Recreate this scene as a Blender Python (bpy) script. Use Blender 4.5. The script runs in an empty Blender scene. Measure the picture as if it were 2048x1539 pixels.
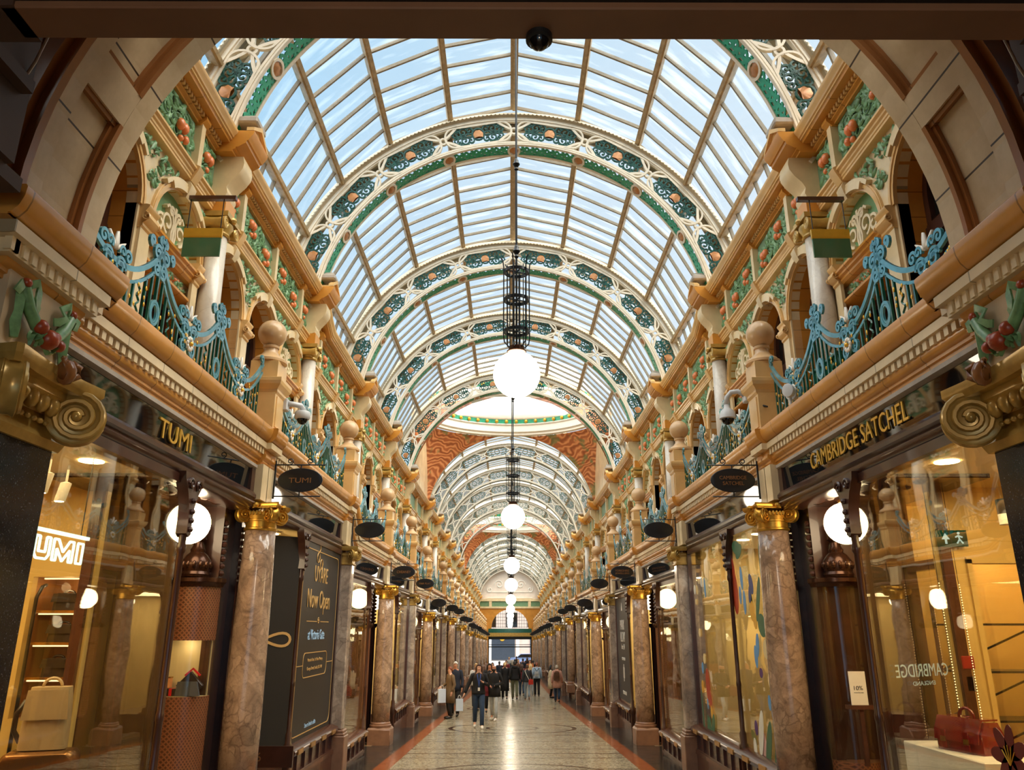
import bpy, math, random
from mathutils import Vector, Matrix
PI = math.pi
S = bpy.context.scene
COL = S.collection
random.seed(7)
sin, cos, tan, atan2 = math.sin, math.cos, math.tan, math.atan2

# ---------------------------------------------------------------- camera
cam_d = bpy.data.cameras.new('camera')
cam = bpy.data.objects.new('camera', cam_d); COL.objects.link(cam)
FPX = 1540.0
cam_d.sensor_fit = 'HORIZONTAL'; cam_d.sensor_width = 36.0
cam_d.lens = FPX * 36.0 / 2048.0
cam_d.clip_start = 0.05; cam_d.clip_end = 600
PITCH = math.atan(489.0 / FPX)
cam.location = (-0.09, 0.0, 1.75)
cam.rotation_euler = (PI / 2 + PITCH, 0, -math.atan(5.5 * cos(PITCH) / FPX))
S.camera = cam

# ---------------------------------------------------------------- sky and sun
def srgb(r, g, b, a=1.0):
    def f(c):
        c /= 255.0
        return c / 12.92 if c <= 0.04045 else ((c + 0.055) / 1.055) ** 2.4
    return (f(r), f(g), f(b), a)

W = bpy.data.worlds.new('sky'); S.world = W; W.use_nodes = True
nt = W.node_tree; nt.nodes.clear()
n_out = nt.nodes.new('ShaderNodeOutputWorld'); n_bg = nt.nodes.new('ShaderNodeBackground')
n_tc = nt.nodes.new('ShaderNodeTexCoord')
n_sep = nt.nodes.new('ShaderNodeSeparateXYZ'); nt.links.new(n_tc.outputs['Generated'], n_sep.inputs[0])
n_noise = nt.nodes.new('ShaderNodeTexNoise'); n_noise.inputs['Scale'].default_value = 1.5
n_noise.inputs['Detail'].default_value = 3
nt.links.new(n_tc.outputs['Generated'], n_noise.inputs['Vector'])
n_a = nt.nodes.new('ShaderNodeMath'); n_a.operation = 'MULTIPLY_ADD'
nt.links.new(n_sep.outputs['X'], n_a.inputs[0]); n_a.inputs[1].default_value = 0.55; n_a.inputs[2].default_value = -0.02
n_b = nt.nodes.new('ShaderNodeMath'); n_b.operation = 'MULTIPLY_ADD'
nt.links.new(n_sep.outputs['Y'], n_b.inputs[0]); n_b.inputs[1].default_value = 0.62
nt.links.new(n_a.outputs[0], n_b.inputs[2])
n_c = nt.nodes.new('ShaderNodeMath'); n_c.operation = 'MULTIPLY_ADD'
nt.links.new(n_noise.outputs['Fac'], n_c.inputs[0]); n_c.inputs[1].default_value = 0.30
nt.links.new(n_b.outputs[0], n_c.inputs[2])
n_r = nt.nodes.new('ShaderNodeValToRGB')
nt.links.new(n_c.outputs[0], n_r.inputs[0])
n_r.color_ramp.elements[0].position = 0.30; n_r.color_ramp.elements[0].color = srgb(158, 212, 246)
n_r.color_ramp.elements[1].position = 1.05; n_r.color_ramp.elements[1].color = srgb(240, 247, 253)
e = n_r.color_ramp.elements.new(0.62); e.color = srgb(208, 233, 250)
nt.links.new(n_r.outputs[0], n_bg.inputs[0]); n_bg.inputs[1].default_value = 1.02
nt.links.new(n_bg.outputs[0], n_out.inputs[0])

def add_light(name, kind, loc, energy, color=(1, 1, 1), size=0.1, rot=(0, 0, 0), sy=None, spread=None):
    d = bpy.data.lights.new(name, kind); d.energy = energy; d.color = color[:3]
    if kind == 'AREA':
        d.size = size
        if sy: d.shape = 'RECTANGLE'; d.size_y = sy
        if spread: d.spread = spread
    elif kind == 'SUN': d.angle = size
    else: d.shadow_soft_size = size
    o = bpy.data.objects.new(name, d); COL.objects.link(o)
    o.location = loc; o.rotation_euler = rot
    return o
# hazy sun, high on the right
add_light('sun', 'SUN', (8, 20, 40), 9.0, (1.0, 0.90, 0.74), math.radians(60), (math.radians(14), math.radians(36), 0))
# second soft sun added from the left to fill the interior
add_light('fill_sun', 'SUN', (-8, 20, 40), 5.5, (1.0, 0.90, 0.76), math.radians(90), (math.radians(14), math.radians(-38), 0))

S.view_settings.view_transform = 'Standard'; S.view_settings.look = 'None'
S.view_settings.exposure = 0.0; S.view_settings.gamma = 1.0; S.view_settings.use_curve_mapping = False

# ---------------------------------------------------------------- mesh helper
class MB:
    def __init__(s): s.v = []; s.f = []
    def add(s, vs, fs):
        o = len(s.v); s.v.extend(vs); s.f.extend([tuple(i + o for i in f) for f in fs])
    def box(s, x0, x1, y0, y1, z0, z1):
        s.add([(x0, y0, z0), (x1, y0, z0), (x1, y1, z0), (x0, y1, z0), (x0, y0, z1), (x1, y0, z1), (x1, y1, z1), (x0, y1, z1)],
              [(3, 2, 1, 0), (4, 5, 6, 7), (0, 1, 5, 4), (1, 2, 6, 5), (2, 3, 7, 6), (3, 0, 4, 7)])
        return s
    def bbox(s, x0, x1, y0, y1, z0, z1, b=0.01):   # chamfered box
        pts = lambda z, i: [(x0 + i, y0 + b), (x0 + b, y0 + i), (x1 - b, y0 + i), (x1 - i, y0 + b), (x1 - i, y1 - b), (x1 - b, y1 - i), (x0 + b, y1 - i), (x0 + i, y1 - b)]
        s.loft([[(x, y, z0) for x, y in pts(z0, b)], [(x, y, z0 + b) for x, y in pts(z0, 0)], [(x, y, z1 - b) for x, y in pts(z1, 0)], [(x, y, z1) for x, y in pts(z1, b)]])
        return s
    def loft(s, rings, cap=True, closed=True):
        n = len(rings[0]); o = len(s.v)
        for r in rings: s.v.extend(r)
        for k in range(len(rings) - 1):
            a = o + k * n; b = a + n
            for i in range(n if closed else n - 1):
                j = (i + 1) % n
                s.f.append((a + i, a + j, b + j, b + i))
        if cap and n > 2:
            s.f.append(tuple(o + i for i in reversed(range(n))))
            s.f.append(tuple(o + (len(rings) - 1) * n + i for i in range(n)))
        return s
    def lathe(s, cx, cy, prof, n=20, a0=0.0, a1=2 * PI, sx=1, sy=1, z0=0):
        full = abs(a1 - a0 - 2 * PI) < 1e-6
        m = n if full else n + 1
        s.loft([[(cx + sx * max(r, 1e-4) * cos(a0 + (a1 - a0) * i / n), cy + sy * max(r, 1e-4) * sin(a0 + (a1 - a0) * i / n), z0 + z) for i in range(m)] for r, z in prof], cap=full, closed=full)
        return s
    def sphere(s, c, r, n=16, sx=1, sy=1, sz=1):
        m = max(4, n // 2)
        s.loft([[(c[0] + sx * r * max(1e-3, sin(PI * k / m)) * cos(2 * PI * i / n), c[1] + sy * r * max(1e-3, sin(PI * k / m)) * sin(2 * PI * i / n), c[2] - sz * r * cos(PI * k / m)) for i in range(n)] for k in range(m + 1)])
        return s
    def sweep(s, path, prof, up=(0, 0, 1), closed=False):
        """sweep a 2D profile (side, up) along a path"""
        n = len(path); rings = []
        P = [Vector(p) for p in path]; U0 = Vector(up)
        for i in range(n):
            if closed: t = P[(i + 1) % n] - P[i - 1]
            else: t = P[min(i + 1, n - 1)] - P[max(i - 1, 0)]
            t = t.normalized() if t.length > 1e-9 else Vector((0, 1, 0))
            sd = t.cross(U0)
            if sd.length < 1e-5: sd = t.cross(Vector((1, 0, 0)))
            sd.normalize(); u = sd.cross(t)
            rings.append([tuple(P[i] + sd * a + u * b) for a, b in prof])
        if closed: rings.append(rings[0])
        s.loft(rings, cap=not closed)
        return s
    def tube(s, path, r, n=6, up=(0, 0, 1), closed=False):
        return s.sweep(path, [(r * cos(2 * PI * i / n), r * sin(2 * PI * i / n)) for i in range(n)], up, closed)
    def ribbon(s, path, w, t, up, closed=False):   # w across the surface, t along the surface normal 'up'
        return s.sweep(path, [(-w / 2, -t / 2), (w / 2, -t / 2), (w / 2, t / 2), (-w / 2, t / 2)], up, closed)
    def prism(s, poly, d, fr):
        """extrude 2D poly by d; fr maps (a,b,h)->xyz"""
        n = len(poly)
        s.add([fr(a, b, 0) for a, b in poly] + [fr(a, b, d) for a, b in poly],
              [tuple(reversed(range(n))), tuple(range(n, 2 * n))] + [(i, (i + 1) % n, n + (i + 1) % n, n + i) for i in range(n)])
        return s
    def arc(s, cx, cz, r0, r1, y0, y1, a0, a1, n=24):   # bar on an arc in the xz plane
        s.loft([[(cx + r * cos(a), y, cz + r * sin(a)) for r, y in ((r0, y0), (r1, y0), (r1, y1), (r0, y1))] for a in [a0 + (a1 - a0) * i / n for i in range(n + 1)]])
        return s
    def tf(s, fn): s.v = [fn(*p) for p in s.v]; return s
    def mir(s, sgn):
        if sgn < 0:
            s.v = [(-x, y, z) for x, y, z in s.v]; s.f = [tuple(reversed(f)) for f in s.f]
        return s
    def mesh(s, name, mat, smooth=False):
        me = bpy.data.meshes.new(name); me.from_pydata(s.v, [], s.f); me.update()
        if mat: me.materials.append(mat)
        if smooth is True: me.polygons.foreach_set('use_smooth', [True] * len(me.polygons))
        elif smooth:
            me.polygons.foreach_set('use_smooth', [True] * len(me.polygons))
            try: me.set_sharp_from_angle(angle=math.radians(smooth))
            except Exception: pass
        return me
    def obj(s, name, mat, parent=None, smooth=False, loc=(0, 0, 0)):
        return link(name, s.mesh(name, mat, smooth), parent, loc)

def link(name, data, parent=None, loc=(0, 0, 0)):
    o = bpy.data.objects.new(name, data); COL.objects.link(o)
    if parent: o.parent = parent
    o.location = loc
    return o
def thing(name, label, cat, loc=(0, 0, 0), group=None, rz=0):
    o = bpy.data.objects.new(name, None); COL.objects.link(o); o.empty_display_size = 0.1
    o.location = loc; o.rotation_euler = (0, 0, rz)
    o['label'] = label; o['category'] = cat
    if group: o['group'] = group
    return o
def tag(o, label, cat, group=None):
    o['label'] = label; o['category'] = cat
    if group: o['group'] = group
    return o
def struct(name, loc=(0, 0, 0)):
    o = bpy.data.objects.new(name, None); COL.objects.link(o); o.empty_display_size = 0.1
    o.location = loc; o['kind'] = 'structure'
    return o
def dup(root, loc, label=None, group=None, scale=None, rz=None, skip=()):
    r = root.copy(); COL.objects.link(r); r.location = loc
    if scale: r.scale = scale
    if rz is not None: r.rotation_euler = (0, 0, rz)
    if label: r['label'] = label
    if group: r['group'] = group
    for ch in list(root.children):
        if ch.name.split('.')[0] in skip: continue
        c = ch.copy(); COL.objects.link(c); c.parent = r
        for g in list(ch.children):
            d = g.copy(); COL.objects.link(d); d.parent = c
    return r
ORD = ['first', 'second', 'third', 'fourth', 'fifth', 'sixth', 'seventh', 'eighth', 'ninth', 'tenth', 'eleventh', 'twelfth', 'thirteenth', 'fourteenth', 'fifteenth', 'sixteenth', 'seventeenth', 'eighteenth', 'nineteenth', 'twentieth', 'twenty-first', 'twenty-second', 'twenty-third', 'twenty-fourth', 'twenty-fifth', 'twenty-sixth', 'twenty-seventh', 'twenty-eighth']
SIDE = {-1: 'left', 1: 'right'}

# ---------------------------------------------------------------- materials
class NT:
    def __init__(s, name):
        s.m = bpy.data.materials.new(name); s.m.use_nodes = True
        s.t = s.m.node_tree; s.t.nodes.clear()
        s.out = s.t.nodes.new('ShaderNodeOutputMaterial')
    def n(s, ty, **kw):
        nd = s.t.nodes.new(ty)
        for k, v in kw.items():
            if k in nd.bl_rna.properties: setattr(nd, k, v)
        return nd
    def l(s, a, b): s.t.links.new(a, b)
    def tc(s, kind='Object'):
        return s.n('ShaderNodeTexCoord').outputs[kind]
    def mapping(s, vec, scale=(1, 1, 1), rot=(0, 0, 0)):
        mp = s.n('ShaderNodeMapping'); mp.inputs['Scale'].default_value = scale; mp.inputs['Rotation'].default_value = rot
        s.l(vec, mp.inputs['Vector']); return mp.outputs[0]
    def noise(s, vec, scale, detail=4, rough=0.55, dist=0.0):
        t = s.n('ShaderNodeTexNoise'); t.inputs['Scale'].default_value = scale; t.inputs['Detail'].default_value = detail
        t.inputs['Roughness'].default_value = rough; t.inputs['Distortion'].default_value = dist
        s.l(vec, t.inputs['Vector']); return t.outputs['Fac']
    def vor(s, vec, scale, feature='F1', out='Distance'):
        t = s.n('ShaderNodeTexVoronoi'); t.feature = feature; t.inputs['Scale'].default_value = scale
        s.l(vec, t.inputs['Vector']); return t.outputs[out]
    def ramp(s, fac, stops, const=False):
        r = s.n('ShaderNodeValToRGB'); s.l(fac, r.inputs[0])
        if const: r.color_ramp.interpolation = 'CONSTANT'
        els = r.color_ramp.elements
        while len(els) < len(stops): els.new(0.5)
        for e, (p, c) in zip(els, stops): e.position = p; e.color = c
        return r.outputs[0]
    def mix(s, fac, a, b, mode='MIX'):
        m = s.n('ShaderNodeMix'); m.data_type = 'RGBA'; m.blend_type = mode
        for inp, v in ((m.inputs[0], fac), (m.inputs[6], a), (m.inputs[7], b)):
            if isinstance(v, (int, float)): inp.default_value = v
            elif isinstance(v, tuple): inp.default_value = v
            else: s.l(v, inp)
        return m.outputs[2]
    def math(s, op, a, b=0.0, c=0.0):
        m = s.n('ShaderNodeMath'); m.operation = op
        for i, v in enumerate((a, b, c)):
            if isinstance(v, (int, float)): m.inputs[i].default_value = v
            else: s.l(v, m.inputs[i])
        return m.outputs[0]
    def bump(s, h, strength=0.3, dist=0.01):
        b = s.n('ShaderNodeBump'); b.inputs['Strength'].default_value = strength; b.inputs['Distance'].default_value = dist
        s.l(h, b.inputs['Height']); return b.outputs[0]
    def bsdf(s, col, rough=0.5, metal=0.0, normal=None, spec=0.5, coat=0.0, emit=None, estr=0.0, trans=0.0):
        b = s.n('ShaderNodeBsdfPrincipled')
        for k, v in (('Base Color', col), ('Roughness', rough), ('Metallic', metal), ('Specular IOR Level', spec), ('Coat Weight', coat), ('Transmission Weight', trans)):
            if isinstance(v, (int, float, tuple)): b.inputs[k].default_value = v
            else: s.l(v, b.inputs[k])
        if normal is not None: s.l(normal, b.inputs['Normal'])
        if emit is not None:
            b.inputs['Emission Color'].default_value = emit; b.inputs['Emission Strength'].default_value = estr
        s.l(b.outputs[0], s.out.inputs[0]); return s.m

def simple(name, c, rough=0.5, metal=0.0, var=0.12, scale=6.0, spec=0.5, coat=0.0, bump=0.0):
    k = NT(name); v = k.tc()
    nz = k.noise(v, scale)
    dark = tuple(x * (1 - var) for x in c[:3]) + (1,); lite = tuple(min(1, x * (1 + var)) for x in c[:3]) + (1,)
    col = k.ramp(nz, [(0.3, dark), (0.7, lite)])
    nb = k.bump(k.noise(v, scale * 6), bump, 0.005) if bump else None
    return k.bsdf(col, rough, metal, nb, spec, coat)

def faience(name, c, joint=0.0, rough=0.22, var=0.16, jaxis='y', jc=0.35):
    k = NT(name); v = k.tc()
    nz = k.noise(v, 2.2, 5); n2 = k.noise(v, 14, 3)
    dark = tuple(x * (1 - var) for x in c[:3]) + (1,); lite = tuple(min(1, x * (1 + var)) for x in c[:3]) + (1,)
    col = k.ramp(nz, [(0.3, dark), (0.7, lite)])
    col = k.mix(k.math('MULTIPLY', n2, 0.25), col, tuple(x * 0.75 for x in c[:3]) + (1,))
    if joint:
        sp = k.n('ShaderNodeSeparateXYZ'); k.l(v, sp.inputs[0])
        fr = k.math('FRACT', k.math('DIVIDE', sp.outputs['XYZ'.index(jaxis.upper())], joint))
        ln = k.math('LESS_THAN', fr, 0.012 / joint)
        col = k.mix(k.math('MULTIPLY', ln, 0.8), col, tuple(x * jc for x in c[:3]) + (1,))
    return k.bsdf(col, rough, 0, k.bump(n2, 0.08, 0.004), 0.5)

M = {}
M['cream'] = faience('cream_faience', srgb(226, 202, 158), 0.0)
M['cream_j'] = faience('cream_block_faience', srgb(224, 200, 158), 0.62)
M['orange'] = faience('amber_faience', srgb(208, 142, 58), 0.0)
M['orange_j'] = faience('amber_block_faience', srgb(206, 144, 66), 0.62, 0.25)
M['orange_z'] = faience('amber_course_faience', srgb(200, 134, 52), 0.30, 0.25, jaxis='z')
M['peach'] = faience('peach_faience', srgb(222, 180, 118), 0.0)
M['brown_f'] = faience('brown_faience', srgb(150, 96, 52), 0.62)
M['stone'] = faience('buff_voussoir_stone', srgb(206, 182, 146), 0.0, 0.45)
M['ball'] = faience('ball_faience', srgb(210, 172, 126), 0.0, 0.25)
M['leaf'] = simple('leaf_green_glaze', srgb(110, 150, 102), 0.35, 0, 0.3, 18)
M['leaf_bg'] = simple('sage_green_glaze', srgb(110, 142, 106), 0.4, 0, 0.25, 9)
M['tymp'] = simple('tympanum_green', srgb(116, 158, 108), 0.45, 0, 0.08, 3)
M['fruit'] = simple('orange_fruit_glaze', srgb(222, 126, 70), 0.3, 0, 0.15, 12)
M['fruit_dark'] = simple('russet_fruit_glaze', srgb(160, 66, 36), 0.3, 0, 0.25, 12)
M['wood'] = simple('dark_mahogany', srgb(64, 36, 26), 0.28, 0, 0.3, 5, 0.5, 0.3)
M['wood_red'] = simple('red_mahogany', srgb(78, 44, 30), 0.25, 0, 0.3, 5, 0.5, 0.3)
M['black'] = simple('black_paint', srgb(24, 24, 26), 0.35, 0, 0.1, 4)
M['iron'] = simple('black_iron', srgb(22, 30, 36), 0.3, 0.3, 0.15, 8)
M['teal'] = simple('teal_railing_paint', srgb(70, 146, 160), 0.2, 0.2, 0.2, 8, 0.8, 0.6)
M['green_bar'] = simple('green_railing_paint', srgb(22, 92, 74), 0.2, 0.2, 0.25, 8, 0.7, 0.5)
M['rib'] = simple('cream_iron_paint', srgb(224, 214, 194), 0.4, 0, 0.08, 5)
M['cove'] = simple('shaded_cove_paint', srgb(186, 170, 140), 0.55, 0, 0.1, 5)  # cream iron paint darkened to carry the shade on the cove
M['rib_green'] = simple('emerald_iron_paint', srgb(32, 150, 110), 0.3, 0, 0.2, 9)
M['rib_teal'] = simple('dark_teal_iron_paint', srgb(30, 84, 76), 0.35, 0, 0.25, 9)
M['shell'] = simple('copper_shell', srgb(180, 122, 70), 0.35, 0.2, 0.15, 14)
M['purlin'] = simple('beige_purlin_paint', srgb(176, 152, 116), 0.5, 0, 0.25, 9)
M['bar'] = simple('grey_brown_bar_paint', srgb(138, 126, 106), 0.5, 0, 0.15, 9)
M['porch'] = simple('porch_brown_paint', srgb(74, 50, 36), 0.65, 0, 0.12, 3)
M['gold'] = simple('gilded_gold', srgb(206, 158, 66), 0.32, 0.8, 0.2, 7)
M['gold_leaf'] = simple('gold_lettering', srgb(226, 176, 60), 0.35, 0.5, 0.1, 7)
M['olive'] = simple('ochre_capital_glaze', srgb(190, 154, 80), 0.25, 0.25, 0.25, 7)
M['white'] = simple('white_paint', srgb(238, 232, 220), 0.4, 0, 0.04, 6)
M['cctv'] = simple('grey_plastic', srgb(196, 198, 200), 0.35, 0, 0.04, 6)
M['dark_glass'] = simple('smoked_dome', srgb(14, 14, 16), 0.08, 0, 0.05, 3)
M['scroll'] = simple('cream_scroll_glaze', srgb(232, 214, 176), 0.35, 0, 0.06, 8)
M['brass'] = simple('brass', srgb(200, 150, 74), 0.25, 0.9, 0.15, 7)
M['bronze'] = simple('dark_bronze', srgb(66, 40, 26), 0.25, 0.6, 0.25, 9)
M['lead'] = simple('grey_lead', srgb(168, 158, 146), 0.55, 0, 0.15, 8)

def marble(name, cols, sc=3.0, rough=0.14, vein=(0.0, 0.06), vc=None, dist=1.5, vk=0.55):
    k = NT(name); v = k.tc()
    w = k.noise(v, sc * 0.8, 6, 0.6, dist)
    col = k.ramp(w, cols)
    # broken breccia pieces with dark seams
    add = k.n('ShaderNodeVectorMath'); add.operation = 'ADD'
    k.l(v, add.inputs[0])
    nz = k.n('ShaderNodeTexNoise'); nz.inputs['Scale'].default_value = sc * 1.3; nz.inputs['Detail'].default_value = 4
    k.l(v, nz.inputs['Vector'])
    scl = k.n('ShaderNodeVectorMath'); scl.operation = 'SCALE'; scl.inputs['Scale'].default_value = 0.25
    k.l(nz.outputs['Color'], scl.inputs[0]); k.l(scl.outputs[0], add.inputs[1])
    ed = k.vor(add.outputs[0], sc * 2.2, 'DISTANCE_TO_EDGE')
    cell = k.vor(add.outputs[0], sc * 2.2, 'F1', 'Color')
    sp = k.n('ShaderNodeSeparateColor'); k.l(cell, sp.inputs[0])
    col = k.mix(k.math('MULTIPLY', sp.outputs[0], 0.45), col, cols[0][1])
    seam = k.ramp(ed, [(vein[0], (1, 1, 1, 1)), (vein[1], (0, 0, 0, 1))])
    brk = k.ramp(k.noise(v, sc * 1.1, 3), [(0.42, (0, 0, 0, 1)), (0.58, (1, 1, 1, 1))])
    col = k.mix(k.math('MULTIPLY', k.mix(1.0, seam, brk, 'MULTIPLY'), vk), col, vc or cols[0][1])
    col = k.mix(k.math('MULTIPLY', k.ramp(k.noise(v, sc * 7, 5, 0.7, 1.0), [(0.5, (0, 0, 0, 1)), (0.7, (1, 1, 1, 1))]), 0.5), col, cols[0][1])
    return k.bsdf(col, rough, 0, None, 0.5, 0.3)
M['marble'] = marble('breccia_marble', [(0.28, srgb(114, 94, 78)), (0.45, srgb(170, 140, 116)), (0.6, srgb(196, 164, 136)), (0.75, srgb(152, 126, 104))], 3.6, 0.16, (0.0, 0.09), srgb(84, 62, 52))
M['marble_grey'] = marble('grey_breccia_marble', [(0.28, srgb(120, 108, 98)), (0.45, srgb(168, 146, 128)), (0.6, srgb(196, 176, 156)), (0.75, srgb(140, 118, 100))], 2.4, 0.18, (0.0, 0.05), srgb(92, 80, 72))
M['marble_pale'] = marble('pale_grey_marble', [(0.3, srgb(196, 186, 172)), (0.5, srgb(222, 214, 200)), (0.7, srgb(206, 192, 172))], 2.0, 0.3, (0.0, 0.03), srgb(180, 166, 150))
M['terracotta'] = simple('red_brown_plinth', srgb(134, 98, 76), 0.3, 0, 0.18, 6)
k = NT('dark_granite'); v = k.tc()
sp_ = k.ramp(k.noise(v, 90, 2, 0.4), [(0.0, srgb(22, 22, 26)), (0.62, srgb(36, 36, 40)), (0.70, srgb(88, 88, 90)), (0.80, srgb(150, 150, 148))])
M['granite'] = k.bsdf(k.mix(0.35, sp_, k.ramp(k.noise(v, 30, 2), [(0.4, srgb(18, 18, 20)), (0.7, srgb(60, 60, 64))])), 0.12, 0, None, 0.5)

def glass(name, tint, refl=0.06, edge=0.55, rough=0.0, diffuse=0.0, wav=0.0, milky=0.0):
    k = NT(name)
    tr = k.n('ShaderNodeBsdfTransparent'); tr.inputs[0].default_value = tint
    gl = k.n('ShaderNodeBsdfGlossy'); gl.inputs['Roughness'].default_value = rough; gl.inputs[0].default_value = (1, 1, 1, 1)
    lw = k.n('ShaderNodeLayerWeight'); lw.inputs['Blend'].default_value = 0.5
    if wav:
        k.l(k.bump(k.noise(k.tc(), 1.6, 2), wav, 0.02), gl.inputs['Normal'])
    fac = k.math('MULTIPLY_ADD', k.math('POWER', lw.outputs['Facing'], 3.0), edge, refl)
    base = tr.outputs[0]
    if milky:
        tl = k.n('ShaderNodeBsdfTranslucent'); tl.inputs[0].default_value = (0.9, 0.95, 1, 1)
        mx = k.n('ShaderNodeMixShader'); mx.inputs[0].default_value = milky
        st = k.noise(k.mapping(k.tc(), (0.8, 5, 0.8)), 1.0, 4)
        k.l(k.math('MULTIPLY', k.math('MAXIMUM', k.math('SUBTRACT', st, 0.50), 0.0), milky), mx.inputs[0])
        k.l(base, mx.inputs[1]); k.l(tl.outputs[0], mx.inputs[2]); base = mx.outputs[0]
    m2 = k.n('ShaderNodeMixShader'); k.l(fac, m2.inputs[0]); k.l(base, m2.inputs[1]); k.l(gl.outputs[0], m2.inputs[2])
    k.l(m2.outputs[0], k.out.inputs[0]); return k.m
# unseen warm fill light added behind the camera for the entrance arch
add_light('porch_fill', 'POINT', (0, -1.2, 3.3), 110, (1, .80, .56), .4)
M['roof_glass'] = glass('roof_glass', (0.93, 0.97, 1, 1), 0.02, 0.10, 0.05, 0, 0, 0.8)
M['shop_glass'] = glass('shop_glass', (0.92, 0.93, 0.88, 1), 0.05, 0.62, 0.0, 0, 0.06)
M['dark_fascia'] = NT('black_fascia_glass').bsdf(srgb(18, 20, 22), 0.03, 0, None, 0.9)
M['win_glass'] = NT('upper_window_glass').bsdf(srgb(26, 24, 22), 0.04, 0, None, 0.8)

def emis(name, c, st):
    k = NT(name); e = k.n('ShaderNodeEmission'); e.inputs[0].default_value = c; e.inputs[1].default_value = st
    k.l(e.outputs[0], k.out.inputs[0]); return k.m
M['globe'] = emis('opal_globe_lit', (1.0, 0.84, 0.62, 1), 12.0)
M['globe_shop'] = emis('opal_shop_globe_lit', (1.0, 0.78, 0.48, 1), 9.0)
M['downlight'] = emis('warm_downlight', (1.0, 0.74, 0.38, 1), 40.0)
M['led_white'] = emis('white_led_letter', (0.80, 1.0, 0.78, 1), 2.2)
M['strip'] = emis('warm_led_strip', (1.0, 0.66, 0.28, 1), 4.0)
M['exit'] = emis('exit_sign_glow', srgb(10, 70, 40), 0.6)
M['exit_w'] = emis('exit_sign_white', (0.8, 1, 0.85, 1), 0.8)
M['shop_wall'] = simple('warm_shop_plaster', srgb(212, 178, 104), 0.6, 0, 0.06, 1.5)
M['shop_wall2'] = simple('cream_shop_plaster', srgb(206, 184, 136), 0.6, 0, 0.06, 1.5)
M['shop_dark'] = simple('dark_shop_timber', srgb(86, 58, 34), 0.45, 0, 0.2, 3)
M['shop_floor'] = simple('shop_floor', srgb(120, 98, 72), 0.3, 0, 0.15, 4)
# ================================================================ layout
BAY = 4.95
def floor_z(y): return -0.038 * y if y < 46 else -1.748 - 0.02 * (y - 46)
# (start, length, level, level of the bay before)
BAYS = []
lv = [0, 0, -.41, -.41, -.82]
for i in range(5): BAYS.append([4.25 + BAY * i, BAY, lv[i]])
BAYS.append([29.0, 7.0, -.82])
for i, l in enumerate([-.86, -1.16, -1.16, -1.45, -1.55]): BAYS.append([36.0 + BAY * i, BAY, l])
BAYS.append([60.75, 7.0, -1.62])
for i in range(7): BAYS.append([67.75 + BAY * i, BAY, -1.78 - 0.1 * i])
END_Y = 67.75 + BAY * 7
DOMES = (5, 11)
for i, b in enumerate(BAYS): b.append(BAYS[i - 1][2] if i else b[2])
NB = len(BAYS)
def sstep(t): t = max(0.0, min(1.0, t)); return t * t * (3 - 2 * t)
def ramp_fn(step):          # the cornices sweep down in an S curve just after a pier
    return (lambda v: step * (1 - sstep((v - 0.34) / 0.62))) if abs(step) > 0.02 else (lambda v: 0.0)
def sweep_y(mb, prof, v0, v1, zf=None, n=1, closed=True):
    """sweep (u,z) profile along y"""
    ys = [v0 + (v1 - v0) * i / n for i in range(n + 1)]
    mb.loft([[(u, y, z + (zf(y) if zf else 0)) for u, z in prof] for y in ys], closed=closed, cap=closed)

# ---------------------------------------------------------------- floor
def floor_mat():
    k = NT('terrazzo_floor'); v = k.tc()
    sp = k.n('ShaderNodeSeparateXYZ'); k.l(v, sp.inputs[0]); X, Y = sp.outputs[0], sp.outputs[1]
    ax = k.math('ABSOLUTE', X)
    chips = k.ramp(k.vor(v, 28, 'F1', 'Color'), [(0.1, srgb(96, 86, 68)), (0.4, srgb(158, 148, 124)), (0.7, srgb(192, 182, 158)), (0.95, srgb(128, 112, 86))])
    base = k.mix(0.5, chips, k.ramp(k.noise(v, 38, 2), [(0.38, srgb(76, 68, 54)), (0.62, srgb(168, 156, 132))]))
    red = k.ramp(k.noise(v, 30, 3), [(0.3, srgb(108, 46, 20)), (0.7, srgb(160, 84, 40))])
    dark = k.ramp(k.noise(v, 40, 3), [(0.3, srgb(28, 28, 28)), (0.7, srgb(58, 54, 50))])
    line = srgb(56, 34, 22)
    fr = k.math('FRACT', k.math('DIVIDE', k.math('ADD', Y, 0.1), 1.65))
    l1 = k.math('LESS_THAN', fr, 0.055)
    fr2 = k.math('FRACT', k.math('DIVIDE', k.math('ADD', Y, 0.1), 4.95))
    l2 = k.math('LESS_THAN', k.math('ABSOLUTE', k.math('SUBTRACT', fr2, 0.5)), 0.012)
    base = k.mix(k.math('MULTIPLY', l1, 0.85), base, line); base = k.mix(l2, base, line)
    # circles in every second bay
    yy = k.math('SUBTRACT', k.math('MULTIPLY', k.math('FRACT', k.math('DIVIDE', k.math('SUBTRACT', Y, 18.7), 9.9)), 9.9), 4.95)
    r = k.math('SQRT', k.math('ADD', k.math('MULTIPLY', X, X), k.math('MULTIPLY', yy, yy)))
    c1 = k.math('LESS_THAN', k.math('ABSOLUTE', k.math('SUBTRACT', r, 1.75)), 0.06)
    c2 = k.math('LESS_THAN', k.math('ABSOLUTE', k.math('SUBTRACT', r, 0.7)), 0.05)
    base = k.mix(k.math('MAXIMUM', c1, c2), base, line)
    col = k.mix(k.math('GREATER_THAN', ax, 2.18), base, red)
    col = k.mix(k.math('GREATER_THAN', ax, 2.46), col, dark)
    ro = k.ramp(k.noise(v, 3, 4), [(0.3, (0.16, 0.16, 0.16, 1)), (0.7, (0.26, 0.26, 0.26, 1))])
    return k.bsdf(col, ro, 0, k.bump(k.noise(v, 2.5, 2), 0.012, 0.01), 0.3, 0.0)
fm = MB()
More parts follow.
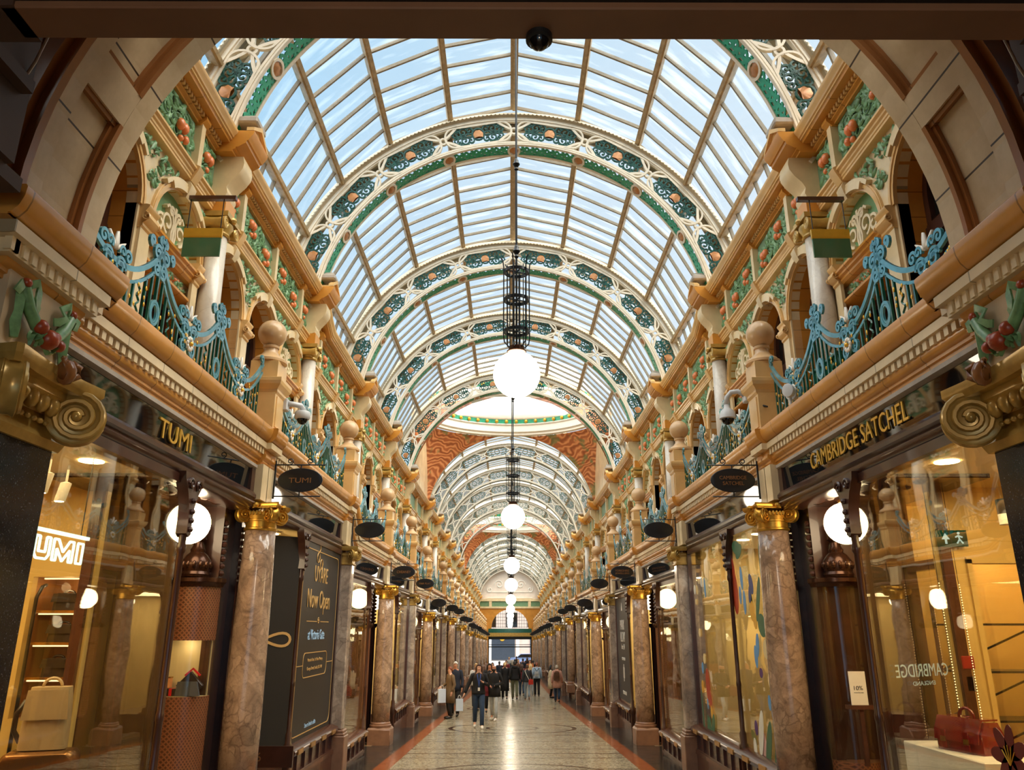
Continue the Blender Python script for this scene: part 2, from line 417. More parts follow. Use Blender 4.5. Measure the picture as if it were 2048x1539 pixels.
ys = [-6, 0, 10, 20, 30, 40, 46, 60, 80, 100, 122]
fm.loft([[(-6.5, y, floor_z(y)), (6.5, y, floor_z(y)), (6.5, y, floor_z(y) - .3), (-6.5, y, floor_z(y) - .3)] for y in ys])
fl = fm.obj('floor', floor_mat()); fl['kind'] = 'structure'

# ================================================================ lower entablature (one bay)
CROWN = [(2.92, 4.04), (2.925, 3.985), (2.945, 3.93), (2.98, 3.89), (3.00, 3.885), (3.00, 3.875), (2.985, 3.875), (3.30, 3.875), (4.30, 3.95), (4.30, 4.05), (2.93, 4.055)]
CORONA = [(2.985, 3.875), (2.985, 3.805), (3.02, 3.80), (3.5, 3.80), (3.5, 3.875)]
ARCHI = [(3.05, 3.80), (3.05, 3.745), (3.03, 3.735), (3.03, 3.70), (3.05, 3.675), (3.065, 3.67), (3.065, 3.645), (3.085, 3.64), (3.085, 3.615), (3.11, 3.61), (3.5, 3.61), (3.5, 3.80)]
def entab_bay(L, step, s, detail=True):
    zf = ramp_fn(step); n = 14 if step else 1
    P = {}
    m = MB(); sweep_y(m, CROWN, 0, L, zf, n); P['crown_moulding'] = (m.mir(s), M['orange_j'], 40)
    m = MB(); sweep_y(m, CORONA, 0, L, zf, n); P['corona'] = (m.mir(s), M['cream_j'], False)
    m = MB(); sweep_y(m, ARCHI, 0, L, zf, n); P['architrave'] = (m.mir(s), M['orange_j'], 40)
    m = MB()
    nd = int(L / (0.099 if detail else 0.2)); p = L / nd
    for i in range(nd):
        y = i * p; m.box(3.005, 3.06, y + p * .12, y + p * .68, 3.735 + zf(y), 3.80 + zf(y))
    P['dentils'] = (m.mir(s), M['cream'], False)
    m = MB(); sweep_y(m, [(3.085, 3.61), (3.06, 3.60), (3.06, 3.565), (3.10, 3.55), (3.4, 3.55), (3.4, 3.61)], .24, L - .24, zf if step else None, n)
    P['fascia_bead'] = (m.mir(s), M['lead'], 40)
    # the piers break forward at both ends of the bay
    m = MB(); m2 = MB()
    for a, b, z in ((-.01, .22, zf(0)), (L - .22, L + .01, 0.0)):
        sh = lambda pr, d: [(u - d if u < 3.3 else u, zz + z) for u, zz in pr]
        sweep_y(m, sh(CROWN, .06), a, b); sweep_y(m, sh(ARCHI, .05), a, b)
        sweep_y(m2, sh(CORONA, .06), a, b)
        m2.box(3.0, 3.3, a, b, 3.20 + z, 3.62 + z)
    P['pier_break'] = (m.mir(s), M['orange'], 40); P['pier_block'] = (m2.mir(s), M['cream'], False)
    return {k: (a.mesh('trim_' + k, b, c)) for k, (a, b, c) in P.items()}

def fascia_bay(L, s):
    m = MB(); sweep_y(m, [(3.11, 3.55), (3.13, 3.29), (3.35, 3.29), (3.35, 3.55)], .22, L - .22)
    f = MB()
    sweep_y(f, [(3.13, 3.29), (3.08, 3.285), (3.05, 3.25), (3.05, 3.215), (3.08, 3.19), (3.06, 3.17), (3.06, 3.14), (3.09, 3.10), (3.12, 3.08), (3.35, 3.08), (3.35, 3.29)], .2, L - .2)
    for a, b in ((.2, .34), (L - .34, L - .2)): f.box(3.085, 3.3, a, b, 3.28, 3.56)
    return {'glass_panel': m.mir(s).mesh('fascia_glass', M['dark_fascia']), 'wood_moulding': f.mir(s).mesh('fascia_moulding', M['wood'], 40)}

# ================================================================ upper wall (one bay, three arches)
AC = [BAY / 6, BAY / 2, BAY * 5 / 6]; AR = 0.66; SPR = 6.17; WU = 4.12; BAL = 4.05; TOPW = 7.04
def arch_poly(c, r, z0, zs, n=18):
    return [(c - r, z0)] + [(c - r * cos(PI * i / n), zs + r * sin(PI * i / n)) for i in range(n + 1)] + [(c + r, z0)]
def wall_face(m, u, ud, L, openings, z0, z1):
    """plate in the y-z plane at u, thickness ud, with arched openings (c, r, zbottom, zspring)"""
    y = 0.0
    for c, r, zb, zs in openings:
        m.box(u, u + ud, y, c - r, z0, z1)
        if zb > z0: m.box(u, u + ud, c - r, c + r, z0, zb)
        n = 14
        for i in range(n):
            a0 = PI * i / n; a1 = PI * (i + 1) / n
            p = [(c - r * cos(a0), zs + r * sin(a0)), (c - r * cos(a1), zs + r * sin(a1))]
            q = [(p[0][0], z1), (p[1][0], z1)]
            m.prism([p[0], p[1], q[1], q[0]], ud, lambda a, b, h: (u + h, a, b))
        y = c + r
    m.box(u, u + ud, y, L, z0, z1)
def arc_yz(m, c, zs, r0, r1, u0, u1, a0, a1, n=20):
    m.loft([[(u, c - r * cos(a), zs + r * sin(a)) for u, r in ((u0, r0), (u0, r1), (u1, r1), (u1, r0))] for a in [a0 + (a1 - a0) * i / n for i in range(n + 1)]])
def spiral(cx, cy, r, turns, a0, d=1, n=26, r_end=0.12):
    out = []
    for i in range(n + 1):
        t = i / n; rr = r * (1 - (1 - r_end) * t)
        out.append((cx + rr * cos(a0 + d * 2 * PI * turns * t), cy + rr * sin(a0 + d * 2 * PI * turns * t)))
    return out
def leafy(m, fr, y0, y1, z0, z1, n, size, rnd, tri=None):
    """relief of curling leaves: raised curved blades on a panel; fr(a,b,h)->xyz"""
    for i in range(n):
        for _ in range(20):
            a = rnd.uniform(y0 + size * .4, y1 - size * .4); b = rnd.uniform(z0 + size * .4, z1 - size * .4)
            if tri is None or tri(a, b): break
        else: continue
        th = rnd.uniform(0, 2 * PI); l = size * rnd.uniform(.7, 1.25); w = l * rnd.uniform(.26, .4); cv = rnd.uniform(-.5, .5); h = rnd.uniform(.012, .05)
        rings = []
        for t, ww in ((-.5, .12), (-.2, .8), (.1, 1), (.35, .6), (.5, .08)):
            ca, sa = cos(th + cv * t * 2), sin(th + cv * t * 2)
            x0, y0_ = a + t * l * ca, b + t * l * sa
            rings.append([fr(x0 - sa * w * ww * .5, y0_ + ca * w * ww * .5, h * .5), fr(x0, y0_, h * (1 if ww > .5 else .6) + .012), fr(x0 + sa * w * ww * .5, y0_ - ca * w * ww * .5, h * .5)])
        m.loft(rings, cap=False, closed=False)
    for i in range(n // 8):     # stems
        a = rnd.uniform(y0, y1 - size); b = rnd.uniform(z0 + size * .3, z1 - size * .6)
        if tri and not (tri(a, b) and tri(a + size, b + size * .4)): continue
        pts = spiral(a + size * .4, b, size * .55, rnd.uniform(.6, 1.1), rnd.uniform(0, 6.28), rnd.choice((-1, 1)), 10, .3)
        pts = [(min(max(p, y0), y1), min(max(q, z0), z1)) for p, q in pts]
        m.tube([fr(p, q, .02) for p, q in pts], .011, 4, up=(1, 0, 0))

def upper_bay(L, s, detail=True):
    """cream wall with three arched openings, mouldings, frieze; returns part meshes"""
    P = {}; C = AC; rnd = random.Random(3)
    m = MB(); wall_face(m, WU, .14, L, [(C[0], AR, BAL, SPR), (C[1], AR, BAL, SPR), (C[2], AR, BAL, SPR)], BAL, TOPW)
    m.box(WU, WU + .2, 0, L, TOPW, 7.9)
    P['wall_face'] = (m, M['cream_j'], False)
    m = MB(); m.box(4.9, 5.0, 0, L, 3.3, 8.2); m.box(4.1, 5.0, 0, L, 3.96, 4.05); m.box(4.4, 5.0, 0, L, 8.1, 8.2); P['wall_backing'] = (m, M['shop_dark'], False)
    # amber reveals
    m = MB()
    for c in C:
        arc_yz(m, c, SPR, AR, AR + .05, WU + .02, WU + .46, 0, PI)
        for sg in (-1, 1): m.box(WU + .02, WU + .46, *sorted((c + sg * AR, c + sg * (AR + .05))), BAL, SPR)
    P['reveal'] = (m, M['orange_z'], 40)
    # archivolts: stepped rings
    m = MB(); m2 = MB()
    for c in C:
        for r0, r1, u in ((AR - .005, AR + .035, 4.095), (AR + .035, AR + .075, 4.08), (AR + .075, AR + .095, 4.09)): arc_yz(m, c, SPR, r0, r1, u, WU + .02, 0, PI)
        arc_yz(m2, c, SPR, AR + .095, AR + .15, 4.05, WU + .02, PI * .24, PI * .76, 14)
        arc_yz(m2, c, SPR, AR + .02, AR + .11, 4.04, WU + .02, PI * .30, PI * .70, 12)
        # keystone console rising into the frieze post
        m2.loft([[(u, c - w, z), (u, c + w, z), (WU + .02, c + w, z), (WU + .02, c - w, z)] for u, z, w in ((4.06, 6.80, .06), (4.02, 6.88, .075), (4.0, 6.96, .075), (4.03, 7.02, .065), (4.05, 7.06, .06))])
    P['archivolt'] = (m, M['peach'], 40); P['hood_mould'] = (m2, M['cream'], 40)
    # piers between arches with scroll imposts
    m = MB(); m2 = MB()
    for y in [(C[0] + C[1]) / 2, (C[1] + C[2]) / 2] + ([.26, L - .26]):
        w = .15 if 1 < y < L - 1 else .10
        m.box(4.08, WU, y - w * .8, y + w * .8, BAL, 6.0)
        m.box(4.06, WU, y - w * .8 - .02, y + w * .8 + .02, BAL, 4.5)
        m2.loft([[(u, y - w * .85, z), (u, y + w * .85, z), (WU + .01, y + w * .85, z), (WU + .01, y - w * .85, z)] for u, z in ((4.08, 5.90), (4.06, 5.92), (4.06, 5.95), (4.03, 5.97), (4.0, 6.02), (4.01, 6.07), (4.05, 6.09), (4.03, 6.12), (4.01, 6.15), (4.01, 6.17), (4.05, 6.18))])
        if detail:
            for e in (-1, 1):
                sp = spiral(4.02, 6.02, .05, 1.6, PI / 2, -1, 16)
                m2.tube([(u, y + e * (w * .85 + .01), z) for u, z in sp], .010, 5, up=(0, 1, 0))
    P['pier_face'] = (m, M['cream'], False); P['scroll_impost'] = (m2, M['peach'], 40)
    # architrave moulding over the arches
    m = MB(); sweep_y(m, [(4.06, 7.04), (4.03, 7.05), (4.03, 7.08), (4.02, 7.09), (4.02, 7.12), (4.0, 7.14), (4.0, 7.17), (3.97, 7.19), (3.97, 7.22), (4.02, 7.245), (WU + .05, 7.25), (WU + .05, 7.04)], 0, L)
    for c in C: sweep_y(m, [(4.02, 7.03), (3.95, 7.17), (3.93, 7.23), (3.99, 7.26), (4.1, 7.26), (4.1, 7.03)], c - .07, c + .07)
    P['string_course'] = (m, M['peach'], 40)
    # spandrel foliage
    if detail:
        m = MB()
        def inside(a, b):
            return all((a - c) ** 2 + (b - SPR) ** 2 > (AR + .14) ** 2 for c in C) and b < 7.0 and b > 6.45
        leafy(m, lambda a, b, h: (WU - .004 - h, a, b), .1, L - .1, 6.4, 7.02, 130, .13, rnd, inside)
        P['spandrel_leaves'] = (m, M['leaf'], True)
    return P

def frieze_bay(L, s, step, detail=True):
    zf = ramp_fn(step); rnd = random.Random(5); P = {}; C = AC; n = 14 if step else 1
    edges = [.2] + C + [L - .2]
    m = MB(); sweep_y(m, [(4.075, 7.25), (4.075, 7.86), (4.2, 7.86), (4.2, 7.25)], 0, L)
    P['frieze_ground'] = (m, M['leaf_bg'], False)
    if detail:
        m = MB(); f = MB()
        fr = lambda a, b, h: (4.07 - h, a, b)
        for k in range(4):
            a, b = edges[k] + .06, edges[k + 1] - .06
            leafy(m, fr, a, b, 7.26, 7.85, int(105 * (b - a) / 1.5), .17, rnd)
            spots = [((a + b) / 2, 7.58)] if b - a < .9 else [(a + .4 * (b - a) - .22, 7.62), (b - .28 * (b - a), 7.5)]
            for y, z in spots:
                f.sphere((4.02, y - .055, z), .062, 10, 1, 1, 1.25); f.sphere((4.02, y + .055, z + .01), .062, 10, 1, 1, 1.25)
                f.sphere((4.03, y + .01, z - .15), .042, 8)
                if b - a > .9: f.sphere((4.025, y + .13, z - .1), .05, 8, 1, 1, 1.2)
        P['frieze_leaves'] = (m, M['leaf'], True); P['frieze_fruit'] = (f, M['fruit'], True)
    m = MB()
    for c in C: m.box(3.98, 4.1, c - .055, c + .055, 7.25, 7.87)
    P['frieze_post'] = (m, M['cream'], False)
    m = MB(); sweep_y(m, [(4.08, 7.86), (4.03, 7.86), (4.03, 7.89), (3.99, 7.905), (3.99, 7.93), (4.0, 7.94), (4.3, 7.94), (4.3, 7.86)], 0, L, zf, n)
    sweep_y(m, [(3.96, 7.99), (3.86, 7.995), (3.86, 8.0), (3.85, 8.03), (4.3, 8.03), (4.3, 7.99)], 0, L, zf, n)
    P['bed_mould'] = (m, M['orange_j'], 40)
    m = MB(); sweep_y(m, [(3.86, 8.03), (3.83, 8.035), (3.83, 8.06), (3.81, 8.07), (3.80, 8.10), (3.77, 8.13), (3.76, 8.16), (3.76, 8.18), (4.5, 8.2), (4.5, 8.03)], 0, L, zf, n)
    P['eaves_crown'] = (m, M['peach'], 40)
    m = MB(); nd = int(L / (.075 if detail else .2)); p = L / nd
    for i in range(nd):
        y = i * p
        if all(abs(y + p / 2 - c) > .09 for c in C): m.box(3.955, 4.02, y + p * .1, y + p * .7, 7.935 + zf(y), 7.99 + zf(y))
    P['eaves_dentils'] = (m, M['peach'], False)
    m = MB()
    for c in C: m.loft([[(u, c - .075, z + zf(c)), (u, c + .075, z + zf(c)), (4.1, c + .075, z + zf(c)), (4.1, c - .075, z + zf(c))] for u, z in ((4.0, 7.84), (3.97, 7.87), (3.93, 7.91), (3.93, 7.95), (3.95, 7.99))])
    P['eaves_block'] = (m, M['orange'], 40)
    return P

# tympanum and windows inside the arches
def tymp_parts():
    P = {}
    c = AC[2]
    m = MB(); m.prism(arch_poly(c, AR + .03, 6.30, SPR + .001 if SPR > 6.3 else 6.301), .06, lambda a, b, h: (4.42 + h, a, b)) if False else None
    m = MB(); m.prism([(c + AR + .03, 6.0)] + [(c + (AR + .03) * cos(PI * i / 20), SPR + (AR + .03) * sin(PI * i / 20)) for i in range(21)] + [(c - AR - .03, 6.0)], .06, lambda a, b, h: (4.24 + h, a, b))
    P['tympanum_plate'] = (m, M['tymp'], False)
    m = MB()
    def rb(pts, w=.034): m.sweep([(4.205, a, b) for a, b in pts], [(-w / 2, -.03), (w / 2, -.03), (w / 2, .035), (-w / 2, .035)], up=(1, 0, 0))
    for e in (-1, 1):
        rb([(c + e * (a - c), b) for a, b in spiral(c + .17, SPR + .22, .14, 1.15, -PI * .5, 1, 22, .25)])
        rb([(c + e * (a - c), b) for a, b in spiral(c + .35, SPR + .14, .11, 1.1, PI * .6, -1, 20, .25)])
        rb([(c + e * (a - c), b) for a, b in [(c + .04, SPR + .02), (c + .06, SPR + .14), (c + .03, SPR + .27), (c + .08, SPR + .40), (c + .19, SPR + .45), (c + .24, SPR + .40)]])
        rb([(c + e * (a - c), b) for a, b in spiral(c + .10, SPR + .40, .07, .9, PI, -1, 14, .4)], .04)
    rb([(c, SPR + .02), (c, SPR + .5)], .05)
    P['tympanum_scroll'] = (m, M['scroll'], 40)
    m = MB(); sweep_y(m, [(4.3, 5.9), (4.12, 5.9), (4.09, 5.93), (4.09, 5.96), (4.06, 5.98), (4.06, 6.01), (4.03, 6.03), (4.03, 6.06), (4.07, 6.075), (4.5, 6.08), (4.5, 5.9)], c - AR - .04, c + AR + .04)
    sweep_y(m, [(4.3, 5.62), (4.14, 5.62), (4.1, 5.65), (4.1, 5.68), (4.5, 5.70), (4.5, 5.62)], c - AR, c + AR)
    P['tympanum_ledge'] = (m, M['orange_j'], 40)
    m = MB(); m.box(4.2, 4.4, c - AR, c + AR, 5.68, 5.92); P['apron_panel'] = (m, M['cream'], False)
    m = MB()
    for i in range(9): m.sphere((4.18, c - .28 + .07 * i, 5.78 + .05 * abs(i - 4) / 4), .03, 8)
    P['apron_fruit'] = (m, M['fruit'], True)
    m = MB(); leafy(m, lambda a, b, h: (4.19 - h, a, b), c - .5, c + .5, 5.70, 5.90, 26, .10, random.Random(9)); P['apron_leaves'] = (m, M['leaf'], True)
    return P
def window_parts(c, zt, arched):
    """dark wooden casement with a transom; c = centre along the bay"""
    fr = MB(); g = MB(); u = 4.42
    for a, b in ((c - AR, c - AR + .09), (c + AR - .09, c + AR), (c - .03, c + .03)): fr.box(u, u + .1, a, b, BAL, zt)
    fr.box(u - .03, u + .1, c - AR, c + AR, 5.72, 5.86); fr.box(u - .01, u + .1, c - AR, c + AR, 5.86, 5.9) if arched else None
    fr.box(u, u + .1, c - AR, c + AR, BAL, BAL + .16)
    if arched:
        arc_yz(fr, c, zt, AR - .09, AR, u, u + .1, 0, PI); fr.box(u, u + .1, c - .03, c + .03, zt, zt + AR - .04)
        g.prism(arch_poly(c, AR - .02, BAL, zt), .01, lambda a, b, h: (u + .06 + h, a, b))
    else:
        fr.box(u, u + .1, c - AR, c + AR, zt - .1, zt); g.box(u + .06, u + .07, c - AR, c + AR, BAL, zt)
    return {'window_frame': (fr, M['wood'], False), 'pane': (g, M['win_glass'], False)}

# ================================================================ eaves pier at each bay boundary
def pier_parts():
    P = {}
    m = MB()
    sh = .24
    for pr, d in (([(4.08, 7.86), (4.03, 7.86), (4.03, 7.89), (3.99, 7.905), (3.99, 7.93), (4.3, 7.94), (4.3, 7.86)], .22), ([(3.96, 7.93), (3.86, 7.995), (3.85, 8.03), (3.83, 8.035), (3.81, 8.07), (3.77, 8.13), (3.76, 8.18), (4.4, 8.2), (4.4, 7.93)], .22)):
        sweep_y(m, [(u - d if u < 4.2 else u, z + .0) for u, z in pr], -.30, .30)
    P['pier_cornice'] = (m, M['orange'], 40)
    m = MB()      # open pediment on top
    for e in (-1, 1): m.prism([(e * .30, 8.19), (e * .30, 8.24), (0, 8.43), (0, 8.36)], .10, lambda a, b, h: (3.55 + h, a, b))
    m.prism([(-.26, 8.19), (.26, 8.19), (0, 8.37)], .5, lambda a, b, h: (3.60 + h, a, b))
    P['pediment'] = (m, M['peach'], False)
    m = MB(); m.bbox(3.56, 3.95, -.2, .2, 8.40, 8.50, .02); m.loft([[(x, y * k, z) for x, y in ((3.62, -.14), (3.9, -.14), (3.9, .14), (3.62, .14))] for z, k in ((8.5, 1), (8.58, .6))]); P['pier_cap'] = (m, M['lead'], False)
    # S-shaped console under the cornice
    m = MB(); pts = [(3.74, 7.86), (3.76, 7.72), (3.82, 7.60), (3.80, 7.52), (3.78, 7.44), (3.80, 7.36), (3.88, 7.30), (4.0, 7.24)]
    sd = [(4.1, 7.86)] + pts[::1] + [(4.1, 7.24)]
    cur = [(3.76, 7.88), (3.75, 7.80), (3.76, 7.72), (3.80, 7.64), (3.85, 7.56), (3.87, 7.48), (3.85, 7.40), (3.83, 7.34), (3.86, 7.27), (3.95, 7.22), (4.12, 7.22), (4.12, 7.88)]
    cur = [(3.62 if i == 0 else u - .13 * max(0, (7.88 - z)) * 0 + (-.1 if z > 7.6 else -.0), z) for i, (u, z) in enumerate(cur)] if False else [(3.70, 7.86), (3.68, 7.76), (3.69, 7.68), (3.75, 7.58), (3.84, 7.48), (3.88, 7.40), (3.86, 7.32), (3.88, 7.26), (4.0, 7.22), (4.12, 7.22), (4.12, 7.86)]
    m.prism(cur, .34, lambda a, b, h: (a, -.17 + h, b)); P['console'] = (m, M['cream'], 30)
    return P
def colonnette_parts():
    P = {}
    m = MB(); m.lathe(3.99, 0, [(.15, 4.62), (.145, 5.6), (.132, 6.72)], 20); P['shaft'] = (m, M['marble_pale'], True)
    m = MB(); m.box(3.8, 4.14, -.19, .19, BAL, 4.46); m.lathe(3.99, 0, [(.2, 4.46), (.205, 4.50), (.2, 4.54), (.17, 4.56), (.18, 4.59), (.16, 4.62)], 20); P['base'] = (m, M['cream'], 40)
    m = MB(); m.lathe(3.99, 0, [(.15, 6.72), (.165, 6.74), (.15, 6.77), (.16, 6.80), (.19, 6.86), (.19, 6.90)], 20)
    m.box(3.80, 4.14, -.2, .2, 6.95, 7.02)
    for e in (-1, 1):
        for uu in (3.82, 4.12):
            sp = spiral(e * .20, 6.85, .085, 1.7, PI / 2, e, 20)
            m.tube([(uu, a, b) for a, b in sp], .018, 5, up=(1, 0, 0))
        m.lathe(0, 0, [(.08, -.16), (.06, -.05), (.06, .05), (.08, .16)], 12); o = 48
        m.v[-o:] = [(3.97 + z, e * .2 + x, 6.85 + y) for x, y, z in m.v[-o:]]
    m.sphere((3.80, 0, 6.97), .05, 8)
    P['capital'] = (m, M['olive'], 40)
    m = MB(); m.box(3.86, 4.12, -.17, .17, 7.02, 7.24); P['impost_block'] = (m, M['orange'], False)
    return P
# ================================================================ iron roof arches
RC = 7.57; RI = 3.94; RO = 4.60
PG = [(0, 12.5), (1.37, 12.18), (2.63, 11.57), (3.57, 10.58), (4.2, 9.36), (4.5, 8.12)]
A0, A1 = math.radians(8), math.radians(172)
JA = [PI / 2 + math.radians(20.5) * k for k in range(-4, 5)]
def rib_parts(detail=True):
    P = {}; nseg = 72
    fr = lambda a, r, h=0.0: (r * cos(a), -.2 + h, RC + r * sin(a))
    m = MB()
    for y0, y1 in ((-.2, -.13), (.13, .2)):
        m.arc(0, RC, RI, RI + .07, y0, y1, A0, A1, nseg); m.arc(0, RC, RO - .10, RO, y0, y1, A0, A1, nseg)
    m.arc(0, RC, RI + .02, RI + .05, -.215, -.2, A0, A1, nseg); m.arc(0, RC, RO - .07, RO - .04, -.215, -.2, A0, A1, nseg)
    P['chord'] = (m, M['rib'], False)
    m = MB()     # soffit flanges
    for y0, y1 in ((-.22, -.155), (.155, .22)): m.arc(0, RC, RI - .025, RI + .005, y0, y1, A0, A1, nseg)
    P['soffit_flange'] = (m, M['rib'], False)
    m = MB()     # plain cove up to the glazing with a beaded edge
    rings = []
    for i in range(nseg + 1):
        a = A0 + (A1 - A0) * i / nseg
        rings.append([(r * cos(a), y, RC + r * sin(a)) for r, y in ((RO, -.2), (RO + .06, -.24), (RO + .20, -.10), (RO + .20, .10), (RO + .06, .24), (RO, .2))])
    m.loft(rings)
    nb = 150
    for i in range(nb):
        a = A0 + (A1 - A0) * (i + .5) / nb; d = .011
        p = [fr(a - d, RO + .03, -.045), fr(a + d, RO + .03, -.045), fr(a, RO + .10, -.03), fr(a, RO + .05, -.075)]
        m.add(p, [(0, 1, 3), (1, 2, 3), (2, 0, 3)])
    P['cove'] = (m, M['cove'], 30)
    m = MB()     # braces at the joints
    rm = (RI + RO) / 2
    for a in JA:
        m.sweep([fr(a + .016 * cos(t), rm + .07 * sin(t), .03) for t in [2 * PI * i / 12 for i in range(12)]], [(-.02, -.03), (.02, -.03), (.02, .03), (-.02, .03)], up=(0, 1, 0), closed=True)
        for e in (-1, 1):
            for re in (RI + .05, RO - .08):
                pts = [fr(a + e * t * .085, rm + (re - rm) * t ** 1.4 + (.03 * (1 if re > rm else -1) * (1 - t)), .03) for t in (.12, .35, .6, .8, 1)]
                m.sweep(pts, [(-.026, -.03), (.026, -.03), (.026, .03), (-.026, .03)], up=(0, 1, 0))
    P['brace'] = (m, M['rib'], False)
    # scroll panels
    fr2 = lambda am, x, y, h=.02: fr(am - x * 1.03 / rm, rm + y * 1.12, h)
    sc = MB(); fr_m = MB(); sh = MB()
    for k in range(-5, 5):
        am = PI / 2 + math.radians(20.5) * (k + .5); hw = .69; hh = .195
        if not (A0 + .1 < am < A1 - .1): continue
        if detail:
            st = []
            for i in range(12): t = -PI / 2 + PI * i / 11; st.append((hw - hh + hh * cos(t), hh * sin(t)))
            for i in range(12): t = PI / 2 + PI * i / 11; st.append((-hw + hh + hh * cos(t), hh * sin(t)))
            st = [(x, y * 1.08) for x, y in st]
            fr_m.sweep([fr2(am, x, y) for x, y in st], [(-.018, -.025), (.018, -.025), (.018, .025), (-.018, .025)], up=(0, 1, 0), closed=True)
        w2 = [(-.015, -.018), (.015, -.018), (.015, .018), (-.015, .018)]
        def rb(pts, w=w2): sc.sweep([fr2(am, x, y, .03) for x, y in pts], w, up=(0, 1, 0))
        N = 16 if detail else 9
        for ex in (-1, 1):
            for ey in (-1, 1):
                mm = lambda pts: [(ex * x, ey * y) for x, y in pts]
                rb(mm(spiral(.30, .09, .10, 1.3, PI, -1, N)))
                rb(mm(spiral(.46, .06, .08, 1.2, PI * .8, -1, N)))
                if detail:
                    rb(mm(spiral(.17, .11, .075, 1.1, PI * 1.2, -1, 12)))
                    rb(mm([(.12, .02), (.2, .05), (.3, -.005), (.4, .02), (.5, .0)]))
                    rb(mm(spiral(.38, .15, .05, 1.0, 0, 1, 10)))
                    for lx, ly, th in ((.24, .17, .6), (.35, .04, -.5), (.42, .12, .9), (.52, .10, -.4), (.2, .04, .2)):   # leaf blades
                        l = .09; ca, sa = cos(th), sin(th); w = .028
                        q = mm([(lx - ca * l / 2, ly - sa * l / 2), (lx - sa * w, ly + ca * w), (lx + ca * l / 2, ly + sa * l / 2), (lx + sa * w, ly - ca * w)])
                        sc.add([fr2(am, x, y, .012) for x, y in q] + [fr2(am, x, y, .03) for x, y in q], [(0, 1, 2, 3), (4, 5, 6, 7), (0, 1, 5, 4), (1, 2, 6, 5), (2, 3, 7, 6), (3, 0, 4, 7)])
        # central shell in a ring
        sc.sweep([fr2(am, .125 * cos(t), .125 * sin(t), .03) for t in [2 * PI * i / 16 for i in range(16)]], w2, up=(0, 1, 0), closed=True)
        n = 10; pts = []
        ringv = [fr2(am, .105 * cos(PI * (i / n * 1.3 - .15)), -.03 + .115 * sin(PI * (i / n * 1.3 - .15)), .005 + (.02 if i % 2 else 0)) for i in range(n + 1)]
        c0 = fr2(am, 0, -.08, -.02)
        sh.add([c0] + ringv, [(0, i + 1, i + 2) for i in range(n)])
        sh.add([fr2(am, 0, -.08, .05)] + [fr2(am, .105 * cos(PI * (i / n * 1.3 - .15)), -.03 + .115 * sin(PI * (i / n * 1.3 - .15)), .04) for i in range(n + 1)], [(0, i + 2, i + 1) for i in range(n)])
    P['scroll_panel'] = (sc, M['rib_teal'], False); P['panel_frame'] = (fr_m, M['rib'], False)
    # soffit lattice: pierced scrolls between the flanges
    so = MB(); sr = MB()
    fs = lambda a, y, h=0.0: ((RI - .012 - h) * cos(a), y, RC + (RI - .012 - h) * sin(a))
    nn = 104
    da = (A1 - A0) / nn
    for i in range(nn):
        a = A0 + da * (i + .5)
        if min(abs(a - j) for j in JA) < .034: continue
        e = 1 if i % 2 else -1
        pts = [(a + da * .60 * x / .125, e * y) for x, y in spiral(0, 0, .125, 1.3, PI / 2 * 1.0, 1, 14 if detail else 7, .2)]
        so.sweep([fs(x, y) for x, y in pts], [(-.024, -.008), (.024, -.008), (.024, .008), (-.024, .008)], up=(cos(a), 0, sin(a)))
        so.sweep([fs(a - da * .5 + da * t, .12 * sin(PI * t) * -e) for t in (0, .25, .5, .75, 1)], [(-.020, -.008), (.020, -.008), (.020, .008), (-.020, .008)], up=(cos(a), 0, sin(a)))
    so.arc(0, RC, RI - .01, RI + .01, -.165, -.13, A0, A1, 48); so.arc(0, RC, RI - .01, RI + .01, .13, .165, A0, A1, 48)
    P['soffit_lattice'] = (so, M['rib_green'], False)
    for a in JA:
        sr.sweep([fs(a + .03 * cos(t), .16 * sin(t), .01) for t in [2 * PI * i / 16 for i in range(16)]], [(-.02, -.02), (.02, -.02), (.02, .02), (-.02, .02)], up=(cos(a), 0, sin(a)), closed=True)
        n = 12
        rv = [fs(a + .024 * cos(2 * PI * i / n), .13 * sin(2 * PI * i / n), .0 + (.018 if i % 2 else 0)) for i in range(n)]
        sh.add([fs(a, -.03, .05)] + rv, [(0, i + 1, (i + 1) % n + 1) for i in range(n)])
    P['soffit_ring'] = (sr, M['rib'], 30); P['shell'] = (sh, M['shell'], True)
    if not detail:      # far away: only the frame and the scrollwork
        a = MB()
        for k in ('chord', 'soffit_flange', 'cove', 'brace'): a.add(P[k][0].v, P[k][0].f)
        b = MB(); b.add(so.v, so.f); b.add(sc.v, sc.f)
        return {'frame': (a, M['rib'], False), 'scrollwork': (b, M['rib_teal'], False)}
    return P

